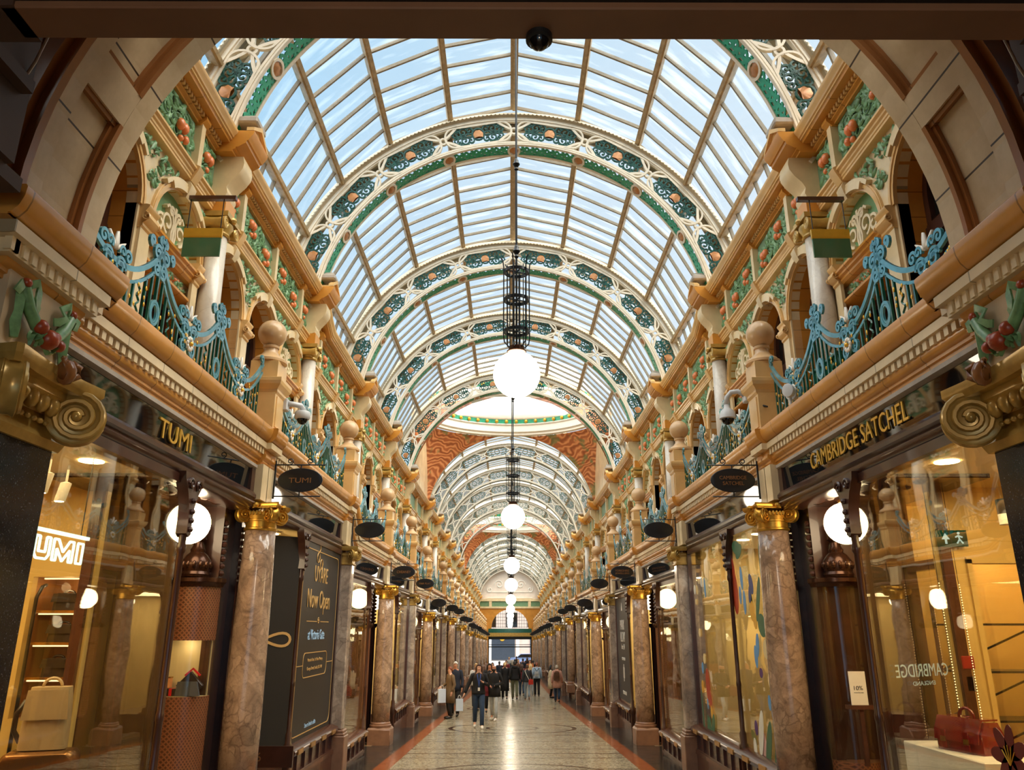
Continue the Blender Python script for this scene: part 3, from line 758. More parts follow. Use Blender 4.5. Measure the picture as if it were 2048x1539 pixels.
def glazing_parts(L):
    """one roof bay: purlins, bars and panes on a ten-sided vault"""
    P = {}; pu = MB(); ba = MB(); gl = MB()
    pts = [(x * e, z) for e in (-1,) for x, z in reversed(PG)] + [(x, z) for x, z in PG[1:]]
    for i, (x, z) in enumerate(pts):
        if i in (0, len(pts) - 1): continue
        nx, nz = x, z - RC; l = math.hypot(nx, nz); nx /= l; nz /= l; tx, tz = -nz, nx
        w, d = (.055, .16) if abs(x) > .01 else (.075, .2)
        q = [(x + tx * a + nx * b, z + tz * a + nz * b) for a, b in ((-w, -.05), (w, -.05), (w, d - .05), (-w, d - .05))]
        pu.loft([[(a, y, b) for a, b in q] for y in (.08, L - .08)])
        q = [(x + tx * a + nx * b, z + tz * a + nz * b) for a, b in ((-w * .4, -.075), (w * .4, -.075), (w * .4, -.05), (-w * .4, -.05))]
        pu.loft([[(a, y, b) for a, b in q] for y in (.08, L - .08)])
    nb = max(9, round(L / .55)) if L < 6 else 12
    for i in range(len(pts) - 1):
        (xa, za), (xb, zb) = pts[i], pts[i + 1]
        lx, lz = xb - xa, zb - za; l = math.hypot(lx, lz); nx, nz = -lz / l, lx / l
        if nz < 0 and abs(nx) < .99: nx, nz = -nx, -nz
        if nx * (xa + xb) + nz * ((za + zb) / 2 - RC) < 0: nx, nz = -nx, -nz
        off = .07
        gl.add([(xa + nx * off, .1, za + nz * off), (xb + nx * off, .1, zb + nz * off), (xb + nx * off, L - .1, zb + nz * off), (xa + nx * off, L - .1, za + nz * off)], [(0, 1, 2, 3)])
        for k in range(nb + 1):
            y = .02 + (L - .04) * k / nb; w = .02
            ba.add([(x + nx * o, yy, z + nz * o) for x, z in ((xa, za), (xb, zb)) for yy, o in ((y - w, .03), (y + w, .03), (y + w, .095), (y - w, .095))],
                   [(0, 1, 2, 3), (7, 6, 5, 4), (0, 4, 5, 1), (1, 5, 6, 2), (2, 6, 7, 3), (3, 7, 4, 0)])
    P['purlin'] = (pu, M['purlin'], False); P['glazing_bar'] = (ba, M['bar'], False); P['pane'] = (gl, M['roof_glass'], False)
    return P

# ================================================================ assemble bays
CACHE = {}
import numpy as np
def pieces_of(m):
    """split one mesh builder into its far-apart pieces"""
    nv = len(m.v)
    if nv == 0: return [m]
    par = list(range(nv))
    def find(a):
        while par[a] != a: par[a] = par[par[a]]; a = par[a]
        return a
    for f in m.f:
        r = find(f[0])
        for q in f[1:]: par[find(q)] = r
    ids = {}; isl = [0] * nv
    for i in range(nv): isl[i] = ids.setdefault(find(i), len(ids))
    k = len(ids)
    if k == 1 or k > 2500: return [m]
    P = np.array(m.v); I = np.array(isl)
    lo = np.full((k, 3), 1e9); hi = np.full((k, 3), -1e9)
    np.minimum.at(lo, I, P); np.maximum.at(hi, I, P)
    size = (hi - lo).max(axis=1)
    gap = np.maximum(0, np.maximum(lo[:, None] - hi[None], lo[None] - hi[:, None]))
    near = np.sqrt((gap ** 2).sum(axis=2)) <= np.maximum(0.02, 0.5 * np.maximum(size[:, None], size[None]))
    grp = [-1] * k; n = 0
    for i in range(k):
        if grp[i] >= 0: continue
        st = [i]; grp[i] = n
        while st:
            a = st.pop()
            for b in np.nonzero(near[a])[0]:
                if grp[b] < 0: grp[b] = n; st.append(b)
        n += 1
    if n == 1: return [m]
    out = [MB() for _ in range(n)]; mp = {}
    for i in range(nv):
        g = grp[isl[i]]; mp[i] = len(out[g].v); out[g].v.append(m.v[i])
    for f in m.f: out[grp[isl[f[0]]]].f.append(tuple(mp[q] for q in f))
    return out
def parts(key, fn, split=True):
    if key not in CACHE:
        CACHE[key] = {k: [q.mesh(k.split('>')[-1], mat, sm) for q in (pieces_of(m) if split else [m])] for k, (m, mat, sm) in fn().items() if m.v}
    return CACHE[key]
def mirror_parts(P, s):
    for k, (m, a, b) in P.items(): m.mir(s)
    return P
def hang(root, P, names=None):
    out = {}
    for k, me in P.items():
        for q in (me if isinstance(me, list) else [me]):
            a, _, b = k.partition('>')
            o = link(b or a, q, out[a] if b else root); out.setdefault(k, o)
    return out
TR = 0; WN = 0
NEAR = 5
for i, (y0, L, lev, prev) in enumerate(BAYS):
    step = prev - lev; det = i < NEAR; sy = L / BAY
    if 0 < step < .09: step = 0.0
    for s in (-1, 1):
        sd = SIDE[s]; loc = (0, y0, lev)
        TR += 1
        t = struct('trim_%d' % TR, loc); t.scale = (1, sy, 1)
        key = ('ent', s, round(step, 2), det)
        if key not in CACHE: CACHE[key] = entab_bay(BAY, step, s, det)
        hang(t, CACHE[key])
        TR += 1
        t = struct('trim_%d' % TR, loc); t.scale = (1, sy, 1)
        hang(t, parts(('fr', s, round(step, 2), det), lambda: mirror_parts(frieze_bay(BAY, s, step, det), s), False))
        wl = struct('wall_' + sd, loc); wl.scale = (1, sy, 1)
        hang(wl, parts(('up', s, det), lambda: mirror_parts(upper_bay(BAY, s, det), s), False))
        hang(wl, parts(('ty', s), lambda: mirror_parts(tymp_parts(), s), False))
        for j, c in enumerate(AC):
            WN += 1
            w = struct('window_%d' % WN, loc); w.scale = (1, sy, 1)
            zt = SPR if j < 2 else 5.64
            hang(w, parts(('win', s, j), lambda: mirror_parts(window_parts(c, zt, j < 2), s), False))
    WN += 1
    if i in DOMES: continue
    r = struct('window_%d' % WN, (0, y0, lev)); r.scale = (1, sy, 1)
    hang(r, parts(('gl',), lambda: glazing_parts(BAY), False))
# backing behind the upper windows so that no daylight leaks in
for s in (-1, 1):
    pass

# boundary elements: eaves piers, colonnettes, ball finials, roof arches
EDGE = []      # (y, level) of every bay boundary
for i, (y0, L, lev, prev) in enumerate(BAYS): EDGE.append((y0, prev if i else lev))
EDGE.append((END_Y, BAYS[-1][2]))
ribP = parts(('rib', 1), lambda: rib_parts(True)); ribF = parts(('rib', 0), lambda: rib_parts(False))
nr = 0
for i, (y, lev) in enumerate(EDGE):
    if i == 0: continue
    for s in (-1, 1):
        TR += 1
        t = struct('trim_%d' % TR, (0, y, lev)); hang(t, parts(('pier', s), lambda: mirror_parts(pier_parts(), s), False))
        c = thing('wall_column', 'pale marble half-column with bronze scroll capital on the %s upper wall, %s from the front' % (SIDE[s], ORD[i - 1]), 'column', (0, y, lev), 'half-columns on the %s upper wall' % SIDE[s])
        hang(c, parts(('coln', s), lambda: mirror_parts(colonnette_parts(), s)))
    t = thing('roof_arch', 'cream and green openwork iron arch carrying the glass roof, %s from the front' % ORD[i - 1], 'arch', (0, y, lev), 'iron arches under the glass roof')
    hang(t, ribP if y < 37 else ribF)
# ================================================================ entrance arch, its piers and the dark porch
def volute(m, cx, cy, cz, phi, r, th=.07, turns=2.0, tr=None):
    """scroll disc standing in the vertical plane of direction phi"""
    d = (cos(phi), sin(phi)); nrm = (-sin(phi), cos(phi)); tr = tr or r * .11
    f = lambda a, b, h: (cx + d[0] * a + nrm[0] * h, cy + d[1] * a + nrm[1] * h, cz + b)
    n = 24
    m.loft([[f(r * k * cos(2 * PI * i / n), r * k * sin(2 * PI * i / n), h) for i in range(n)] for k, h in ((.9, -th / 2), (1, -th / 2 + .008), (.93, -th * .2), (.93, th * .2), (1, th / 2 - .008), (.9, th / 2))])
    for e in (-1, 1):
        sp = spiral(0, 0, r * .93, turns, PI / 2, -1, 34, .2)
        m.tube([f(a, b, e * (th / 2 + .01 * min(1, i / 10))) for i, (a, b) in enumerate(sp)], tr, 6, up=(nrm[0], nrm[1], 0))
        c = f(0, 0, e * (th / 2 + .02)); m.sphere(c, r * .19, 10)
def abacus(m, cx, cy, hx, hy, z0, z1, dip=.16):
    pts = []
    for (ax, ay), (bx, by) in (((-1, -1), (1, -1)), ((1, -1), (1, 1)), ((1, 1), (-1, 1)), ((-1, 1), (-1, -1))):
        for t in (0.04, .25, .5, .75, .96):
            x, y = ax + (bx - ax) * t, ay + (by - ay) * t
            k = 1 - dip * sin(PI * t)
            if ax == bx: x *= k
            else: y *= k
            pts.append((x * hx, y * hy))
    m.loft([[(cx + x * k, cy + y * k, z) for x, y in pts] for k, z in ((.93, z0), (.97, z0 + (z1 - z0) * .3), (1, z0 + (z1 - z0) * .45), (1, z1))])

PY0, PY1 = 3.86, 4.62
for s in (-1, 1):
    sd = SIDE[s]
    # granite pier with an ochre scroll capital
    t = thing('granite_pier', 'black speckled granite pier with a big ochre scroll capital at the %s of the entrance' % sd, 'pier', (s * 3.1, 4.24, 0), 'granite entrance piers')
    B = lambda: MB()
    o = (-s * 3.1, -4.24, 0)
    def put(m, name, mat, sm=False):
        m.mir(s); m.v = [(x - s * 3.1, y - 4.24, z) for x, y, z in m.v]
        return m.obj(name, mat, t, sm)
    m = MB(); m.bbox(2.88, 3.3, PY0, PY1, -.4, 2.80, .012); put(m, 'shaft', M['granite'])
    m = MB()
    m.loft([[(u, a, z), (u, b, z), (3.3, b, z), (3.3, a, z)] for z, u, a, b in ((2.78, 2.86, 3.84, 4.64), (2.83, 2.84, 3.82, 4.66), (2.85, 2.85, 3.83, 4.65), (2.88, 2.87, 3.86, 4.62), (2.97, 2.87, 3.86, 4.62), (3.0, 2.83, 3.86, 4.62), (3.06, 2.76, 3.86, 4.62), (3.1, 2.76, 3.86, 4.62))])
    put(m, 'capital', M['olive'], 35)
    m = MB()
    volute(m, 2.73, 4.54, 2.97, PI * .83, .165, .11, 2.2); put(m, 'volute', M['olive'], 35)
    m = MB(); volute(m, 2.74, 3.90, 2.97, -PI * .70, .155, .10, 2.2); put(m, 'volute', M['olive'], 35)
    m = MB(); abacus(m, 3.0, 4.24, .36, .46, 3.10, 3.19, .12); put(m, 'abacus', M['olive'], 35)
    m = MB()
    for i in range(6): m.sphere((2.80, 3.98 + .104 * i, 3.01), .055, 10, .8, .85, 1.2)
    for i in range(11): m.sphere((2.835, 3.93 + .062 * i, 2.915), .018, 6, 1, 1.5, 1)
    put(m, 'egg_moulding', M['olive'], True)
    m = MB(); m.sphere((2.66, 4.24, 3.17), .06, 10, 1, .9, 1.3)
    for e in (-1, 1): m.tube([(2.66, 4.24 + e * .03, 3.13), (2.63, 4.24 + e * .08, 3.17), (2.63, 4.24 + e * .08, 3.22), (2.66, 4.24 + e * .04, 3.24)], .02, 6)
    put(m, 'flower_boss', M['brown_f'], True)
    # frieze block with a fruit swag
    t = thing('swag_panel', 'buff panel with a green ribbon and red fruit swag above the %s entrance capital' % sd, 'relief', (s * 3.1, 4.24, 3.2), 'fruit swag panels')
    def put2(m, name, mat, sm=False):
        m.mir(s); m.v = [(x - s * 3.1, y - 4.24, z - 3.2) for x, y, z in m.v]
        return m.obj(name, mat, t, sm)
    m = MB(); m.box(2.88, 3.3, 3.92, 4.58, 3.26, 3.72); m.box(2.84, 3.3, 3.88, 4.62, 3.19, 3.235); m.box(2.86, 3.3, 3.9, 4.6, 3.235, 3.26); put2(m, 'block', M['stone'])
    m = MB()
    U = 2.865
    for e in (-1, 1):
        y = 4.25 + e * .24
        m.loft([[(U - .01, y - w, z), (U - .04, y, z), (U - .01, y + w, z), (U + .01, y, z)] for z, w in ((3.63, .03), (3.56, .05), (3.45, .035), (3.38, .055), (3.30, .02))])
        m.ribbon([(U - .02, y - e * .02, 3.62), (U - .05, y - e * .07, 3.66), (U - .03, y - e * .12, 3.62), (U - .05, y - e * .09, 3.57), (U - .03, y - e * .13, 3.53), (U - .02, y - e * .16, 3.52)], .05, .012, (1, 0, 0))
        m.ribbon([(U - .02, y + e * .02, 3.62), (U - .04, y + e * .05, 3.6), (U - .02, y + e * .06, 3.55)], .05, .012, (1, 0, 0))
        m.tube([(U - .02, y, 3.6), (U - .03, y - e * .06, 3.5), (U - .04, y - e * .14, 3.42), (U - .05, 4.25, 3.37)], .035, 8)
    rnd = random.Random(4)
    leafy(m, lambda a, b, h: (U - .02 - h, a, b), 4.06, 4.44, 3.30, 3.47, 30, .10, rnd)
    put2(m, 'ribbon_leaves', M['leaf'], 50)
    m = MB()
    for y, z, r in ((4.16, 3.42, .045), (4.25, 3.375, .062), (4.36, 3.375, .038), (4.31, 3.41, .035)): m.sphere((U - .06, y, z), r, 12)
    put2(m, 'fruit', M['fruit_dark'], True)
    for e in (-1, 1): m = MB(); m.sphere((U - .03, 4.25 + e * .24, 3.63), .03, 8); put2(m, 'rosette', M['fruit_dark'], True)
    # pier cornice: deeper than the shop cornice and stepped
    TR += 1
    t = struct('trim_%d' % TR)
    sh = lambda pr, d: [(u - d if u < 3.4 else u, z) for u, z in pr]
    m = MB(); sweep_y(m, [(u if u < 4 else 3.5, z) for u, z in sh(CROWN, .22)], 3.66, 4.84); sweep_y(m, sh(ARCHI, .17), 3.84, 4.66)
    sweep_y(m, [(u if u < 4 else 3.5, z) for u, z in sh(CROWN, .10)], 4.84, 4.98); sweep_y(m, sh(ARCHI, .09), 4.66, 4.80)
    m.mir(s).obj('crown_moulding', M['orange_j'], t, 40)
    m = MB(); sweep_y(m, sh(CORONA, .22), 3.72, 4.76); sweep_y(m, sh(CORONA, .10), 4.76, 4.90); m.mir(s).obj('corona', M['cream_j'], t)
    m = MB()
    for i in range(11): y = 3.80 + i * .083; m.box(2.80, 2.88, y, y + .045, 3.725, 3.80)
    for i in range(7): x = 2.80 + i * .083; m.box(x, x + .045, 3.77, 3.84, 3.725, 3.80)
    m.box(2.815, 3.4, 3.785, 4.72, 3.715, 3.802)
    m.mir(s).obj('dentils', M['cream'], t)

# arch ring with sunk panels
def band(m, r0, r1, y0, y1, a0=0, a1=PI, n=40): m.arc(0, 4.05, r0, r1, y0, y1, a0, a1, n)
TR += 1
t = struct('trim_%d' % TR)
R = 2.86; cof = [(math.radians(a), math.radians(b)) for a, b in ((0, 19), (24, 54), (60, 86), (94, 120), (126, 156), (161, 180))]
m = MB()
band(m, R, 3.3, PY0, 3.99); band(m, R, 3.3, 4.44, PY1); band(m, R + .06, 3.3, 3.99, 4.44)
for i in range(len(cof) - 1): band(m, R, R + .07, 3.99, 4.44, cof[i][1], cof[i + 1][0], 6)
def vouss():
    k = NT('voussoir_joints'); v = k.tc()
    sp = k.n('ShaderNodeSeparateXYZ'); k.l(v, sp.inputs[0])
    an = k.math('ARCTAN2', k.math('SUBTRACT', sp.outputs[2], 4.05), sp.outputs[0])
    fr = k.math('FRACT', k.math('MULTIPLY_ADD', an, 180 / PI / 12.0, .2))
    ln = k.math('LESS_THAN', fr, .022)
    nz = k.noise(v, 3, 5); c = k.ramp(nz, [(0.3, srgb(188, 164, 126)), (0.7, srgb(216, 194, 158))])
    c = k.mix(k.math('MULTIPLY', k.noise(v, 22, 4), .35), c, srgb(150, 124, 92))
    return k.bsdf(k.mix(ln, c, srgb(54, 38, 26)), .42, 0, k.bump(k.noise(v, 20, 4), .15, .005))
m.obj('arch_soffit', vouss(), t)
m = MB()
for a, b in cof:
    for y0, y1, r in ((3.99, 4.02, R + .03), (4.37, 4.40, R + .03), (4.40, 4.44, R - .006)):
        band(m, r, R + .07, y0, y1, a, b, 16)
    for q in (a, b):
        if q in (0, PI) or abs(q - PI) < .01 or q < .01: continue
        e = .012 if q == a else -.012; band(m, R + .02, R + .07, 3.99, 4.44, min(q, q + e), max(q, q + e), 2)
m.obj('panel_moulding', M['brown_f'], t, 30)
m = MB()
for r0, r1, y0 in ((R - .0, R + .06, 3.80), (R + .06, R + .16, 3.74), (R + .16, R + .22, 3.78), (R + .22, R + .34, 3.70)): band(m, r0, r1, y0, PY0)
m.obj('face_moulding', M['brown_f'], t, 30)
m = MB()     # wall around the arch, up to the roof
n = 24
for i in range(n):
    a0, a1 = PI * i / n, PI * (i + 1) / n; p = [((R + .3) * cos(a), 4.05 + (R + .3) * sin(a)) for a in (a0, a1)]
    m.prism([p[0], p[1], (p[1][0] * 2.2, 9.6 if abs(p[1][0]) > .01 else 9.6), (p[0][0] * 2.2, 9.6)], .5, lambda a, b, h: (a, 3.95 + h, b))
m.box(-7, -(R + .3), 3.95, 4.45, -1, 9.6); m.box(R + .3, 7, 3.95, 4.45, -1, 9.6); 
m.box(-7, 7, 3.95, 4.45, 9.5, 13.2)
o = m.obj('wall_front', M['brown_f']); o['kind'] = 'structure'

# dark porch: beam, side jambs, soffit
TR += 1
t = struct('trim_%d' % TR)
m = MB(); m.bbox(-2.09, 2.03, 2.43, 2.60, 4.07, 4.30, .006); m.obj('beam', simple('beam_paint', srgb(122, 84, 58), .5, 0, .1, 3), t)
m = MB(); m.box(-3.4, 3.4, 2.38, 2.46, 4.10, 4.40); m.obj('upper_board', M['black'], t)
m = MB()
for s in (-1, 1):
    m2 = MB(); m2.box(2.58, 3.4, 3.0, 3.36, 3.98, 4.9); m2.box(2.62, 3.4, 2.9, 3.5, 3.9, 3.98); m2.box(2.52, 3.4, 3.0, 3.3, 4.35, 4.42)
    m2.prism([(2.03, 4.07), (2.2, 4.07), (2.5, 4.45), (2.5, 4.6), (2.03, 4.3)], .2, lambda a, b, h: (a, 2.42 + h, b))
    m2.box(3.0, 3.4, -4.2, 3.0, -.5, 5.0); m2.box(3.38, 3.5, 2.9, 4.0, -.5, 6)
    m.add(*(lambda q: (q.v, q.f))(m2.mir(s)))
m.obj('jamb', M['porch'], t)
m = MB(); m.box(-3.4, 3.4, -4.2, 2.5, 4.40, 4.6); m.box(-3.4, 3.4, -4.3, -4.2, 4.0, 4.6); m.box(-3.4, 3.4, 2.46, 3.96, 5.6, 5.7); m.box(-3.4, 3.4, 2.46, 2.6, 4.6, 5.7); o = m.obj('ceiling', M['brown_f']); o['kind'] = 'structure'
for s in (-1, 1):
    m = MB(); m.tube([(s * a, 3.3, b) for a, b in ((2.50, 4.75), (2.545, 4.55), (2.60, 4.40), (2.66, 4.28), (2.72, 4.17), (2.735, 4.1))], .008, 6, up=(0, 1, 0))
    tag(m.obj('cable', M['lead'], None, True), 'thin grey cable clipped to the dark %s porch jamb' % SIDE[s], 'cable', 'porch cables')
t = thing('dome_camera', 'small black dome camera under the porch beam', 'camera', (.03, 2.58, 4.07))
m = MB(); m.lathe(0, 0, [(.055, 0), (.055, -.022), (.05, -.026)], 20); m.obj('housing', M['black'], t, 40)
m = MB(); m.sphere((0, 0, -.02), .043, 16); m.obj('dome', M['dark_glass'], t, True)

# ================================================================ domes over the crossings
def dome(y0, y1, lev, tagn):
    yc = (y0 + y1) / 2; hy = (y1 - y0) / 2; a = 3.9; z0 = 7.5; L = (0, yc, lev)
    global TR
    TR += 1
    t = struct('trim_%d' % TR, L)
    # pendentives: sphere through the four corners
    k = NT('mosaic_' + tagn); v = k.tc()
    w = k.n('ShaderNodeTexWave'); w.wave_type = 'RINGS'; w.inputs['Scale'].default_value = 0.9; w.inputs['Distortion'].default_value = 11; w.inputs['Detail'].default_value = 2
    w.inputs['Detail Scale'].default_value = 1.2; k.l(k.mapping(v, (1, 1, 1)), w.inputs['Vector'])
    base = k.ramp(w.outputs['Fac'], [(0.0, srgb(150, 82, 46)), (0.14, srgb(178, 104, 62)), (0.26, srgb(204, 130, 80)), (0.5, srgb(222, 154, 102)), (0.8, srgb(206, 132, 82)), (0.9, srgb(172, 98, 58))])
    blob = k.ramp(k.noise(v, 1.7, 3), [(0.55, (0, 0, 0, 1)), (0.62, (1, 1, 1, 1))])
    base = k.mix(k.math('MULTIPLY', blob, .75), base, srgb(104, 122, 74))
    mos = k.bsdf(base, .45)
    m = MB(); Rs = a * math.sqrt(2); N = 14
    sy = hy / a
    for sx in (-1, 1):
        for se in (-1, 1):
            rows = []
            for i in range(N + 1):
                z = (a * .985) * i / N; rr = math.sqrt(max(0, Rs * Rs - z * z))
                a0 = math.acos(min(1, a / rr)); a1 = PI / 2 - a0
                rows.append([(sx * rr * cos(a0 + (a1 - a0) * j / 10), se * rr * sin(a0 + (a1 - a0) * j / 10) * sy, z0 + z) for j in range(11)])
            m.loft(rows, cap=False, closed=False)
    m.obj('pendentive_mosaic', mos, t, True)
    m = MB(); n = 64; zr = z0 + a
    prof = [(3.90, -.05), (3.78, 0), (3.78, .08), (3.68, .14), (3.68, .42), (3.60, .48), (3.60, .52)]
    ringv = lambda pr: [[(r * cos(2 * PI * i / n), r * sin(2 * PI * i / n) * sy, zr + z) for i in range(n)] for r, z in pr]
    m.loft(ringv(prof), cap=False); m.obj('ring_moulding', M['white'], t, 40)
    m = MB(); m.loft(ringv([(3.60, .52), (3.60, .72)]), cap=False); m.obj('green_band', M['rib_green'], t)
    m = MB()
    for i in range(48):
        q = 2 * PI * (i + .5) / 48; c, s_ = cos(q), sin(q)
        m.sphere((3.58 * c, 3.58 * s_ * sy, zr + .62), .09, 6)
    m.obj('gold_studs', M['gold_leaf'], t)
    m = MB(); m.loft(ringv([(3.60, .72), (3.50, .78), (3.50, 1.15), (3.42, 1.2), (3.3, 1.5), (3.0, 1.9)]), cap=False); m.obj('dome_shell', M['white'], t, True)
    m = MB(); m.loft(ringv([(3.0, 1.9), (.02, 3.0)]), cap=False); m.obj('dome_eye', M['roof_glass'], t)  # glazed eye added and widened so daylight brightens the dome
    add_light('dome_fill', 'AREA', (0, yc, lev + zr + .7), 420, (1, .95, .86), 5.0, (PI, 0, 0), 4.5)  # unseen upward fill light added to whiten the dome
    m = MB()     # side walls above the eaves
    for s in (-1, 1):
        m.box(s * 3.92 - .02, s * 3.92 + .02, -hy, hy, 8.1, 11.4)
    m.obj('lunette_wall', M['cream_j'], t)
for i in DOMES:
    y0, L, lev, prev = BAYS[i]; dome(y0 + .2, y0 + L - .2, lev, 'a%d' % i)

# ================================================================ far end wall, with the street beyond
EL = BAYS[-1][2]; EF = floor_z(END_Y)
TR += 1
w = struct('wall_end', (0, END_Y, 0))
m = MB(); m.prism([(4.7 * cos(PI * i / 24), RC + EL + 4.7 * sin(PI * i / 24)) for i in range(25)] + [(-4.7, 7.5 + EL), (4.7, 7.5 + EL)], .3, lambda a, b, h: (a, .3 + h, b)); m.obj('tympanum', simple('end_wall_cream', srgb(232, 214, 196), .5, 0, .06, 2), w)
m = MB()
for e in (-1, 1):
    m.tube([(e * a, .27, RC + EL + b) for a, b in spiral(1.4, 2.1, .6, 1.4, 0, 1, 24)], .05, 6, up=(0, 1, 0)); m.tube([(e * a, .27, RC + EL + b) for a, b in spiral(2.6, 1.5, .4, 1.3, 1, -1, 24)], .05, 6, up=(0, 1, 0))
    m.box(*sorted((e * .3, e * 2.9)), .24, .3, 8.0 + EL, 8.06 + EL); m.box(*sorted((e * .3, e * 2.9)), .24, .3, 8.7 + EL, 8.76 + EL)
m.obj('tympanum_relief', M['white'], w)
m = MB(); m.box(-4.5, 4.5, .1, .5, 6.95 + EL, 7.6 + EL); m.obj('green_frieze', M['leaf_bg'], w)
m = MB(); m.box(-4.5, 4.5, 0, .5, 7.6 + EL, 7.9 + EL); m.box(-4.5, 4.5, 0, .5, 6.72 + EL, 6.95 + EL)
for x in (-2.5, 2.5): m.box(x - .18, x + .18, .02, .3, 6.95 + EL, 7.6 + EL)
m.obj('frieze_moulding', M['cream'], w)
m = MB(); zs = 4.35 + EL; AW = 2.35; AH = 2.25
for i in range(20):
    a0, a1 = PI * i / 20, PI * (i + 1) / 20
    p = [(AW * cos(a), zs + AH * sin(a)) for a in (a0, a1)]
    m.prism([p[0], p[1], (p[1][0], 6.72 + EL), (p[0][0], 6.72 + EL)], .3, lambda a, b, h: (a, .1 + h, b))
for e in (-1, 1): m.box(*sorted((e * AW, e * 4.5)), .1, .4, 3.8 + EL, 6.72 + EL); m.box(*sorted((e * 2.75, e * 4.5)), .1, .4, EF - .1, 3.8 + EL)
m.obj('arch_wall', M['orange'], w)
m = MB(); m.box(-3.0, 3.0, .0, .35, 3.3 + EL, 3.75 + EL); m.obj('transom', M['olive'], w)
m = MB(); m.box(-2.75, 2.75, .05, .1, 3.75 + EL, 4.25 + EL); m.obj('balcony_panel', M['green_bar'], w)
m = MB()
for i in range(15): x = -2.1 + .3 * i; m.box(x - .02, x + .02, .2, .24, zs, zs + AH * math.sqrt(max(0, 1 - (x / AW) ** 2)))
for k_ in range(5): z = zs + .1 + .4 * k_; hw = AW * math.sqrt(max(0, 1 - ((z - zs) / AH) ** 2)); m.box(-hw, hw, .2, .24, z - .02, z + .02)
m.box(-2.75, 2.75, .2, .3, 2.0 + EL, 2.12 + EL); m.box(-2.75, 2.75, .2, .3, 2.3 + EL, 2.36 + EL); m.box(-2.75, 2.75, .15, .35, 2.95 + EL, 3.3 + EL)
for x in (-2.7, 2.7): m.box(x - .06, x + .06, .2, .3, EF, 3.3 + EL)
m.obj('lunette_bars', M['iron'], w)
# street
o = MB().box(-30, 30, END_Y + .5, END_Y + 60, EF - .3, EF - .02).obj('ground_street', simple('grey_road', srgb(150, 152, 156), .6, 0, .08, 1)); o['kind'] = 'structure'
b = thing('building', 'pale stone building with dark shop windows across the street at the far end', 'building', (0, END_Y + 26, EF))
MB().box(-16, 16, 0, 8, 0, 14).obj('wall', simple('pale_street_stone', srgb(196, 176, 166), .7, 0, .1, 1), b)
for i in range(9):
    for j in range(3): MB().box(-14.2 + i * 3.4, -12.4 + i * 3.4, -.06, .1, 5 + j * 3, 7.2 + j * 3).obj('window', M['win_glass'], b)
m = MB(); m.box(-9, .8, -.1, .1, .1, 4.0); m.box(3.2, 12, -.1, .1, 1.0, 3.9); m.obj('shop_window', simple('dark_shopfront', srgb(52, 60, 72), .3), b)
for x in (-3.4, 1.0): MB().box(x, x + .5, -.2, .1, 0, 4.0).obj('pilaster', M['white'], b)
m = MB(); m.sphere((-1.2, -.15, 3.3), .42, 12, 1, .3, 1); m.obj('crest', M['gold_leaf'], b, True)
c = thing('car', 'pale blue hatchback parked in the street beyond the arcade', 'car', (2.0, END_Y + 9, EF))
m = MB()
side = [(-2.0, .35), (-2.0, .8), (-1.85, .95), (-1.1, 1.02), (-.5, 1.48), (.9, 1.5), (1.65, 1.05), (2.0, .9), (2.05, .4)]
m.loft([[(x, y * .86 if k in (0, 3) else y, z) for x, z in side] for k, y in enumerate((-.85, -.8, .8, .85))]); m.obj('body', simple('pale_blue_car_paint', srgb(140, 164, 214), .2, 0.2, .04, 2), c, 30)
m = MB(); m.prism([(-1.0, 1.04), (-.5, 1.42), (.85, 1.44), (1.45, 1.06)], 1.72, lambda a, b_, h: (a, -.86 + h, b_)); m.obj('windows', M['win_glass'], c)
for x in (-1.3, 1.3):
    m = MB(); m.lathe(0, 0, [(.2, 0), (.33, .01), (.33, .2), (.2, .21)], 18); m.v = [(x + a, -.87 + z, .33 + b_) for a, b_, z in m.v]; m.obj('wheel', M['black'], c)
# ================================================================ shopfronts
def mats_weave():
    k = NT('woven_wood_panel'); v = k.tc()
    a = k.n('ShaderNodeTexWave'); a.inputs['Scale'].default_value = 13; a.bands_direction = 'DIAGONAL'; k.l(v, a.inputs['Vector'])
    b = k.n('ShaderNodeTexWave'); b.inputs['Scale'].default_value = 13; b.bands_direction = 'DIAGONAL'; k.l(k.mapping(v, (1, 1, -1)), b.inputs['Vector'])
    f = k.math('MAXIMUM', a.outputs['Fac'], b.outputs['Fac'])
    c = k.ramp(f, [(0.35, srgb(72, 42, 28)), (0.95, srgb(136, 86, 56))])
    c = k.mix(k.math('MULTIPLY', k.noise(k.mapping(v, (1, 1, .1)), 9, 3), .5), c, srgb(104, 60, 36))
    return k.bsdf(c, .32, 0, k.bump(f, .3, .004), .5, .2)
M['weave'] = mats_weave()

